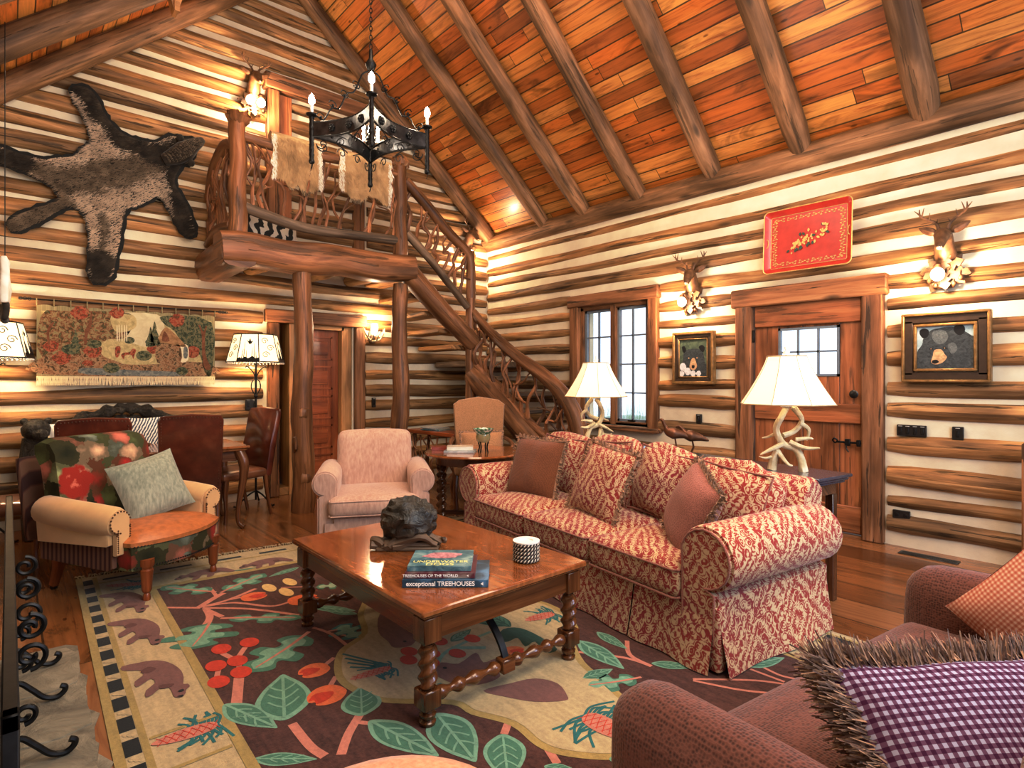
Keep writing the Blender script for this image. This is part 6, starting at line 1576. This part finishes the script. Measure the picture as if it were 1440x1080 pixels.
top=[(-W_+2*W_*i/60,H1_+.012*abs(math.sin(i/60*PI*12))) for i in range(61)]
m.add([(p[0],.0,p[1]) for p in top]+[(p[0],0,H0_) for p in top],[[i,61+i,62+i,i+1] for i in range(60)],None,8)
layer(m,[(-W_+.03,H0_+.025),(W_-.03,H0_+.025),(W_-.03,H1_-.045),(-W_+.03,H1_-.045)],-.002,0,0)
def L_(P,mi,lv): layer(m,[tq(*p) for p in P],-.002-.0006*lv,mi)
L_(((600,110),(900,110),(960,200),(900,330),(760,340),(680,290),(640,200)),1,1)
L_(((90,130),(250,100),(640,100),(720,140),(700,230),(640,290),(520,300),(480,400),(100,440)),2,1)
L_(((560,120),(720,120),(740,200),(660,240),(580,230)),0,2)
L_(((90,430),(330,400),(520,400),(640,470),(900,470),(1100,450),(1340,470),(1340,555),(90,545)),5,2)
L_(((350,500),(520,505),(720,515),(900,520),(1080,530),(1070,556),(400,548)),6,3)
L_(((500,310),(700,320),(800,360),(760,420),(700,470),(560,440),(490,400)),0,3)
L_(((950,120),(1350,160),(1350,540),(1290,520),(1250,400),(1160,380),(1040,230),(960,180)),3,2)
for (x0,y0,s) in((430,380,60),(150,350,50),(220,430,60),(870,360,45),(1190,380,55),(600,105,50),(340,110,60),(1060,150,60)): L_([(x0+s*math.cos(g*PI/5)*(1+.2*math.sin(g*3)),y0+s*.8*math.sin(g*PI/5)) for g in range(10)],4,4)
for (x0,y0,s) in((440,330,50),(280,370,60),(800,410,60),(840,310,30),(1100,520,50),(560,500,60),(690,300,40)): L_([(x0+s*math.cos(g*PI/5),y0+s*.6*math.sin(g*PI/5)) for g in range(10)],3,5)
for (x0,y0,h,w) in((880,160,170,45),(850,200,140,35),(310,230,130,35)):
    L_([(x0,y0),(x0+w*.4,y0+h*.3),(x0+w*.3,y0+h*.35),(x0+w*.8,y0+h*.65),(x0+w*.6,y0+h*.7),(x0+w,y0+h),(x0-w,y0+h),(x0-w*.6,y0+h*.7),(x0-w*.8,y0+h*.65),(x0-w*.3,y0+h*.35)],3,6)
L_(((370,330),(375,240),(400,180),(415,110),(425,110),(420,200),(395,260),(385,330)),7,6); L_(((1290,500),(1270,400),(1265,250),(1240,190),(1250,180),(1280,230),(1300,190),(1310,195),(1295,260),(1300,400),(1345,500)),7,6); L_(((130,330),(125,240),(160,180),(170,190),(140,250),(145,330)),7,6)
for x0 in(600,615,635,655,670): L_([(x0-3,200),(x0+3,200),(x0+5,300),(x0-2,300)],10,6)
L_(((900,315),(960,205),(1030,240),(1130,330),(1120,345),(1035,330),(960,320)),9,6); L_(((905,320),(1030,330),(1085,335),(1085,460),(905,460)),5,6); L_(((1085,335),(1150,335),(1150,440),(1085,450)),10,6); L_(((940,300),(960,230),(1000,300)),7,7); L_(((1115,350),(1145,350),(1145,420),(1115,420)),6,7)
L_(((630,405),(650,390),(690,385),(715,360),(740,370),(730,400),(720,435),(705,405),(660,410),(650,435),(640,430)),4,7); L_(((590,350),(620,345),(625,375),(610,420),(590,420),(585,380)),4,7)
L_([(400+45*math.cos(g*PI/5),465+20*math.sin(g*PI/5)) for g in range(10)],4,6)
m.build('woven_picture',TM,tp,smooth=False)
m=MB(); r_=random.Random(2)
for i in range(300):
    x=-W_+2*W_*i/299; m.tube([(x,-.002,H0_),(x+r_.uniform(-.004,.004),-.004,H0_-.04),(x+r_.uniform(-.008,.008),-.003,H0_-.085)],.0028,n=4,cap=False)
q_=m.build('fringe',TM[10],tp,smooth=False); q_['kind']='stuff'
m=MB(); m.tube([(-W_-.12,-.005,.385),(W_+.11,-.005,.385)],.007,n=8)
for sx in(-1,1):
    for k in range(3): m.tube([(sx*(W_+.05+.03*k)+.014*math.cos(g*.8),-.005,.385+.014*math.sin(g*.8)) for g in range(9)],.003,n=5)
m.build('rod',M['iron'],tp)
for i in range(13):
    x=-W_+2*W_*i/12; m=MB(); m.box(x-.004,x+.004,-.014,.004,H1_+.0,.395); m.build('hanging_loop',TM[8],tp)
# ------------------------------------------------------------------ floor lamps with pictorial shades
M['parch']=None
t=NT('parchment_shade',.8); v=t.co('Object'); z_=t.sep(v)[2]; t.put(t.b.inputs['Emission Color'],(1,.80,.50)); t.b.inputs['Emission Strength'].default_value=1.0; M['parch']=t.col((.85,.70,.45))
def floor_lamp(label,loc,rz):
    o=thing('floor_lamp',label,'floor lamp',loc,rz); z0,z1=1.545,1.84; w0,w1=.29,.215
    m=MB(); m.tube([(0,0,.06),(0,0,1.56)],.011,n=10); m.sphere((0,0,1.18),.022,n=8); m.build('pole',M['iron'],o)
    for k in range(3):
        a=k*2*PI/3+.4; c,s_=math.cos(a),math.sin(a); m=MB(); m.tube(spline([(0,0,.16),(.08*c,.08*s_,.12),(.15*c,.15*s_,.06),(.20*c,.20*s_,.012),(.23*c,.23*s_,.02)],5),.009,n=7); m.build('foot',M['iron'],o)
    for k in range(4):
        a=k*PI/2+.3; c,s_=math.cos(a),math.sin(a)
        m=MB(); m.tube(spline([(0,0,1.18),(.06*c,.06*s_,1.26),(.055*c,.055*s_,1.33),(0.012*c,.012*s_,1.38),(.05*c,.05*s_,1.45),(.12*c,.12*s_,1.50),(.14*c,.14*s_,1.49)],5),.005,n=6); m.build('scroll',M['iron'],o)
    m=MB(); vs=[]; N_=8
    for (w,z) in((w0,z0),(w1,z1)): vs+=[(w*math.cos(2*PI*i/N_+PI/8)*1.0,w*math.sin(2*PI*i/N_+PI/8),z) for i in range(N_)]
    m.add(vs,[[i,(i+1)%N_,N_+(i+1)%N_,N_+i] for i in range(N_)],[[(0,0)]*4]*N_); sh=m.build('lamp_shade',M['parch'],o,smooth=False); sh.modifiers.new('s','SOLIDIFY').thickness=.003
    m=MB()
    for i in range(N_): m.tube([vs[i],vs[N_+i]],.005,n=5)
    for k in(0,N_): m.tube([vs[k+i] for i in range(N_)]+[vs[k]],.006,n=5)
    for i in range(N_):
        a=Vector(vs[i]);b=Vector(vs[(i+1)%N_]);c=Vector(vs[N_+i]);d=Vector(vs[N_+(i+1)%N_]); ctr=(a+b+c+d)/4; nn=Vector((ctr.x,ctr.y,0)).normalized()*.006
        def uv(x,y): return (a.lerp(b,x)).lerp(c.lerp(d,x),y)+nn
        if i%2==0:
            G=[(0,0),(0,.12),(.12,.16),(.2,.10),(.35,.18),(.5,.12),(.7,.2),(.85,.12),(1,.15),(1,0)]; P=[uv(x,y) for x,y in G]
            m.add(P,[list(range(len(P)))],[[(0,0)]*len(P)])
            for (x,l) in((.2,.45),(.3,.7),(.42,.4),(.66,.5),(.78,.65),(.88,.35)): m.tube([uv(x,.1),uv(x+.03*math.sin(x*40),l)],[.004,.0015],n=4)
            G=[(.35,.78),(.48,.72),(.55,.85),(.60,.72),(.72,.75),(.62,.64),(.52,.62)]; P=[uv(x,y) for x,y in G]; m.add(P,[list(range(len(P)))],[[(0,0)]*len(P)])
        else:
            for (cx_,cy_) in((.35,.25),(.65,.5),(.35,.75)): m.tube([uv(cx_+.22*math.cos(g*.7)*(1-g/15),cy_+.13*math.sin(g*.7)*(1-g/15)) for g in range(13)],.003,n=4)
    m.build('iron_cutwork',M['iron'],sh,smooth=False)
    m=MB()
    for i in range(48): 
        a=2*PI*i/48; m.sphere((w0*.97*math.cos(a),w0*.97*math.sin(a),z0-.012),.010,n=5)
    m.build('bead_trim',M['white'],sh)['kind']='stuff'; m=MB(); m.sphere((0,0,1.66),.035,n=10); m.build('bulb',M['bulb'],o)
floor_lamp('iron floor lamp with pictorial shade behind the dining chair, by the doorway',(.33,-3.47,0),.2)
floor_lamp('iron floor lamp with pictorial shade at the left edge, beside the tapestry',(.36,-5.60,0),.5)
# ------------------------------------------------------------------ dining set
dt=thing('dining_table','dark wooden dining table with curved cabriole legs along the far wall','dining table',(.93,-4.52,0))
m=MB(); m.box(-.38,.38,-.70,.70,.735,.76,b=.008,grain=1); m.box(-.36,.36,-.68,.68,.715,.735,b=.006,grain=1); m.build('tabletop',M['tabletop'],dt)
m=MB()
for sx in(-.30,.30): m.box(sx-.012,sx+.012,-.6,.6,.62,.715,grain=1)
for sy in(-.62,.62): m.box(-.28,.28,sy-.012,sy+.012,.62,.715,grain=0)
m.build('apron',M['mahog'],dt)
for sx in(-1,1):
    for sy in(-1,1):
        m=MB(); P=spline([(sx*.30,sy*.62,.715),(sx*.335,sy*.655,.60),(sx*.33,sy*.65,.45),(sx*.30,sy*.62,.2),(sx*.30,sy*.62,.06),(sx*.335,sy*.655,.012)],6); m.tube(P,interp([.045,.042,.032,.02,.018,.024],len(P)),n=12,sq=.75); m.build('leg',M['mahog'],dt)
def dining_chair(label,loc,rz,group=None):
    o=thing('dining_chair',label,'dining chair',loc,rz); L=M['oxblood']
    m=MB(); P=[(-.225,.40),(.225,.40),(.235,.7),(.24,1.02),(.22,1.06),(0,1.075),(-.22,1.06),(-.24,1.02),(-.235,.7)]
    vs0=len(m.v); m.prism(P,.0,.06,b=.015)
    for i in range(vs0,len(m.v)):
        x,y,z=m.v[i]; k=(z-.4); m.v[i]=(x,y+.20+.10*k+.12*k*k*.9,z)
    b=m.build('backrest',L,o,ang=60)
    m=MB()
    Q=[(a*.9,.73+(c-.73)*.94) for a,c in P]
    for i in range(len(Q)):
        a=Q[i];c=Q[(i+1)%len(Q)]; d=math.hypot(c[0]-a[0],c[1]-a[1]); nn=max(1,int(d/.022))
        for g in range(nn):
            x=a[0]+(c[0]-a[0])*g/nn; z=a[1]+(c[1]-a[1])*g/nn; k=z-.4; m.sphere((x,.265+.10*k+.108*k*k,z),.0055,n=5)
    m.build('nail_trim',M['bronze'],b)
    m=MB(); m.rbox(0,-.02,.44,.47,.46,.09,.035,bul=(0,0,.02)); m.build('seat',M['saddle'],o)
    for sx in(-1,1):
        m=MB(); P=spline([(sx*.20,-.20,.42),(sx*.205,-.215,.28),(sx*.20,-.205,.12),(sx*.205,-.215,.0)],5); m.tube(P,interp([.024,.022,.014,.016],len(P)),n=9,sq=.7); m.build('leg',M['mahog'],o)
        m=MB(); P=spline([(sx*.20,.20,.42),(sx*.20,.22,.25),(sx*.20,.27,.0)],5); m.tube(P,interp([.022,.018,.015],len(P)),n=9,sq=.7); m.build('leg',M['mahog'],o)
    return o
dining_chair('oxblood leather dining chair seen from behind, right one at front of the table',(1.15,-4.28,0),math.radians(-100),None)
dining_chair('oxblood leather dining chair seen from behind, directly above the floral armchair back',(1.12,-4.95,0),math.radians(-97),None)
dining_chair('brown leather dining chair in side view at right end of the table',(.74,-3.80,0),math.radians(16),None)
dining_chair('dark leather dining chair cut off by the left edge of the photo',(1.22,-5.50,0),math.radians(170),None)
# small basket on table
o=thing('table_bowl','small carved dark bowl on the dining table between two leather chairs','bowl',(.95,-4.62,.76)); m=MB(); m.lathe([(.04,0),(.06,.01),(.085,.04),(.078,.042),(.05,.018),(0,.015)],n=20); m.build('bowl',M['carved'],o)
# black forest bench
bn=thing('carved_bench','dark carved root bench with bear head arm along the far wall','bench',(.36,-4.66,0))
t=NT('black_carved_wood',.4,spec=.5); v=t.co('Object'); n=t.noise(v,14,5,.7,1.5); t.bump(n,1.0,.03); M['blackcarve']=t.col(t.ramp(n,[(.35,(.010,.008,.006)),(.55,(.035,.026,.018)),(.75,(.11,.085,.06))]))
m=MB(); P=spline([(-.16,-.66,.86),(-.18,-.4,.95),(-.19,-.1,1.05),(-.19,.05,1.08),(-.19,.25,1.03),(-.18,.45,.96),(-.16,.6,.86)],8); m.tube(P,[.05+.015*math.sin(i*1.3) for i in range(len(P))],n=14,nz=.45,nf=12)
m.tube([(p.x,p.y,p.z-.12+.03*math.sin(i)) for i,p in enumerate(P)],.04,n=10,nz=.4,nf=12,seed=3); m.build('carved_crest',M['blackcarve'],bn)
m=MB(); m.box(-.18,.18,-.60,.60,.36,.44,b=.01,grain=1); m.build('seat',M['blackcarve'],bn)
m=MB(); m.rbox(0,0,0,.12,1.15,.42,.05,nz=.01,M=T(-.09,0,.66,ry=-.1)); m.build('back_pad',M['fur_white'],bn)
m=MB(); m.rbox(.02,0,.48,.34,1.12,.09,.04); m.build('seat_pad',M['fur_white'],bn)
m=MB(); m.sphere((.08,-.64,.93),(.10,.10,.09),n=16,nz=.12,nf=9); m.sphere((.17,-.62,.90),(.06,.055,.045),n=12,nz=.1); m.sphere((.03,-.56,1.0),.03,n=8); m.sphere((.03,-.72,1.0),.03,n=8); m.tube([(.05,-.66,.86),(.04,-.67,.6),(.08,-.66,.40),(.12,-.66,.0)],[.08,.09,.08,.07],n=12,nz=.3,nf=8)
m.tube([(-.13,-.64,.9),(-.13,-.64,.0)],.05,n=10,nz=.3); m.build('bear_arm',M['blackcarve'],bn)
m=MB(); m.tube([(.12,.63,.62),(.10,.64,.4),(.13,.63,.0)],[.06,.07,.06],n=10,nz=.3); m.tube([(-.13,.63,.85),(-.13,.63,.0)],.05,n=10,nz=.3); m.tube([(-.13,.63,.62),(.13,.63,.64)],.05,n=10,nz=.3); m.build('root_arm',M['blackcarve'],bn)
t=NT('blue_white_stripe',.85); v=t.co('UV'); w1=t.wave(t.mapp(v,(1,1,1),rot=(0,0,.5)),14,3,2,2); M['bluew']=t.col(t.ramp(w1,[(.45,(.75,.73,.68)),(.55,(.07,.09,.14))],'CONSTANT'))
throw('throw_pillow','blue and white patterned pillow on the carved bench, between two chair backs',M['bluew'],.34,.38,.12,(.46,-4.50,.82),PI/2+.1,-.2,seed=31); throw('throw_pillow','plain cream pillow on the carved bench, right of the blue and white one',M['fur_white'],.40,.34,.12,(.46,-4.20,.80),PI/2-.1,-.2,seed=33); throw('throw_pillow','plain cream pillow on the carved bench, beside the carved bear head',M['fur_white'],.40,.36,.12,(.46,-5.02,.80),PI/2+.1,-.2,seed=35)
# pelt hanging at the left edge
o=thing('hanging_pelt','pale grey pelt with black lower edge at the left photo edge','pelt',(1.3,-5.50,1.95)); m=MB(); m.rbox(0,0,.12,.30,.05,.34,.02,nz=.02); m.build('pale_fur',M['fur_white'],o); m=MB(); m.rbox(0,0,-.10,.20,.04,.14,.02,nz=.02); m.build('dark_fur',M['fur_dark'],o)
m=MB(); m.tube([(-.13,0,.27),(-.13,0,2.05)],.003,n=6); m.build('hanging_cord',M['iron'],o)
# fence-like post at far right edge
m=MB(); m.box(6.17,6.27,-.30,-.2,0,.93,b=.01,grain=2); o=m.build('corner_post',M['oldtrim']); tag(o,'dark timber post standing against the wall at the right photo edge','post')
# outdoor greenery
m=MB(); r_=random.Random(6)
for i in range(700):
    x=r_.uniform(-.5,4.5);y=r_.uniform(2.0,3.2);h=r_.uniform(.5,1.15); m.add([(x-.012,y,0),(x+.012,y,0),(x+r_.uniform(-.15,.15),y+r_.uniform(-.1,.1),h)],[[0,1,2]],[[(0,0)]*3])
o=m.build('garden_grass',plain('outdoor_grass',(.30,.42,.20),.8,0,.3,5,0),smooth=False); tag(o,'pale green grasses growing outside the window','grass',kind='stuff')
m=MB(); m.add([(-8,.26,-.15),(14,.26,-.15),(14,14,-.15),(-8,14,-.15)],[[0,1,2,3]]); o=m.build('ground',plain('outdoor_ground',(.45,.48,.42),.9,0,.2,2,0)); o['kind']='structure'
# ================================================================== LIGHT
w_=bpy.data.worlds.new('world'); scene.world=w_; w_.use_nodes=True
bg=w_.node_tree.nodes['Background']; bg.inputs[0].default_value=(.74,.85,1.0,1); bg.inputs[1].default_value=1.45
def lamp(name,typ,loc,e,c=(1,.82,.6),size=.1,rot=None,spread=None):
    l=bpy.data.lights.new(name,typ); l.energy=e; l.color=c
    if typ=='AREA': l.shape='SQUARE'; l.size=size
    else: l.shadow_soft_size=size
    if typ=='SPOT': l.spot_size=spread or 2.2; l.spot_blend=.6
    o=bpy.data.objects.new(name,l); COL.objects.link(o); o.location=loc
    if rot: o.rotation_euler=rot
    return o
WARM=(1,.80,.56)
lamp('fill_light','AREA',(6.9,-3.6,3.9),150,(1,.88,.72),2.5,rot=(0,math.radians(50),0))  # unseen warm fill added out of frame to brighten the room
lamp('fill_light','AREA',(3.6,-3.05,5.6),125,(1,.84,.64),2.2)  # added overhead fill, no fixture hangs here
lamp('fill_light','POINT',(2.2,-4.4,2.6),44,(1,.84,.64),.5)  # added soft fill points, this and the next have no fixture
lamp('fill_light','POINT',(4.6,-1.6,2.9),36,(1,.88,.72),.6)

for p,e in (((5.68,-.27,2.14),26),((3.47,-.27,2.15),26),((.26,-3.42,4.42),30),((.24,-.42,3.12),26),((.2,-1.96,2.08),14)):
    lamp('sconce_light','POINT',p,e,WARM,.05)
for p in ((.3,-3.48,1.70),(.35,-5.5,1.74)): lamp('floor_lamp_light','POINT',p,16,WARM,.06)
scene.view_settings.view_transform='Standard'; scene.view_settings.look='None'
scene.view_settings.exposure=0.12; scene.view_settings.gamma=1.0

for p in ((2.57,-3.27,3.82),(2.36,-2.62,3.82),(1.92,-3.5,3.82),(1.71,-2.83,3.82)): lamp('chandelier_light','POINT',p,6,WARM,.03)
cm=scene.view_settings; cm.use_curve_mapping=True; c=cm.curve_mapping.curves[3]
c.points.new(.25,.20); c.points.new(.72,.79); cm.curve_mapping.update()
lamp('assumed_daylight','AREA',(7.9,-2.6,1.9),38,(.55,.68,1.0),1.0,rot=(0,math.radians(80),0))  # added cool area lamp standing in for assumed daylight; no window is built here
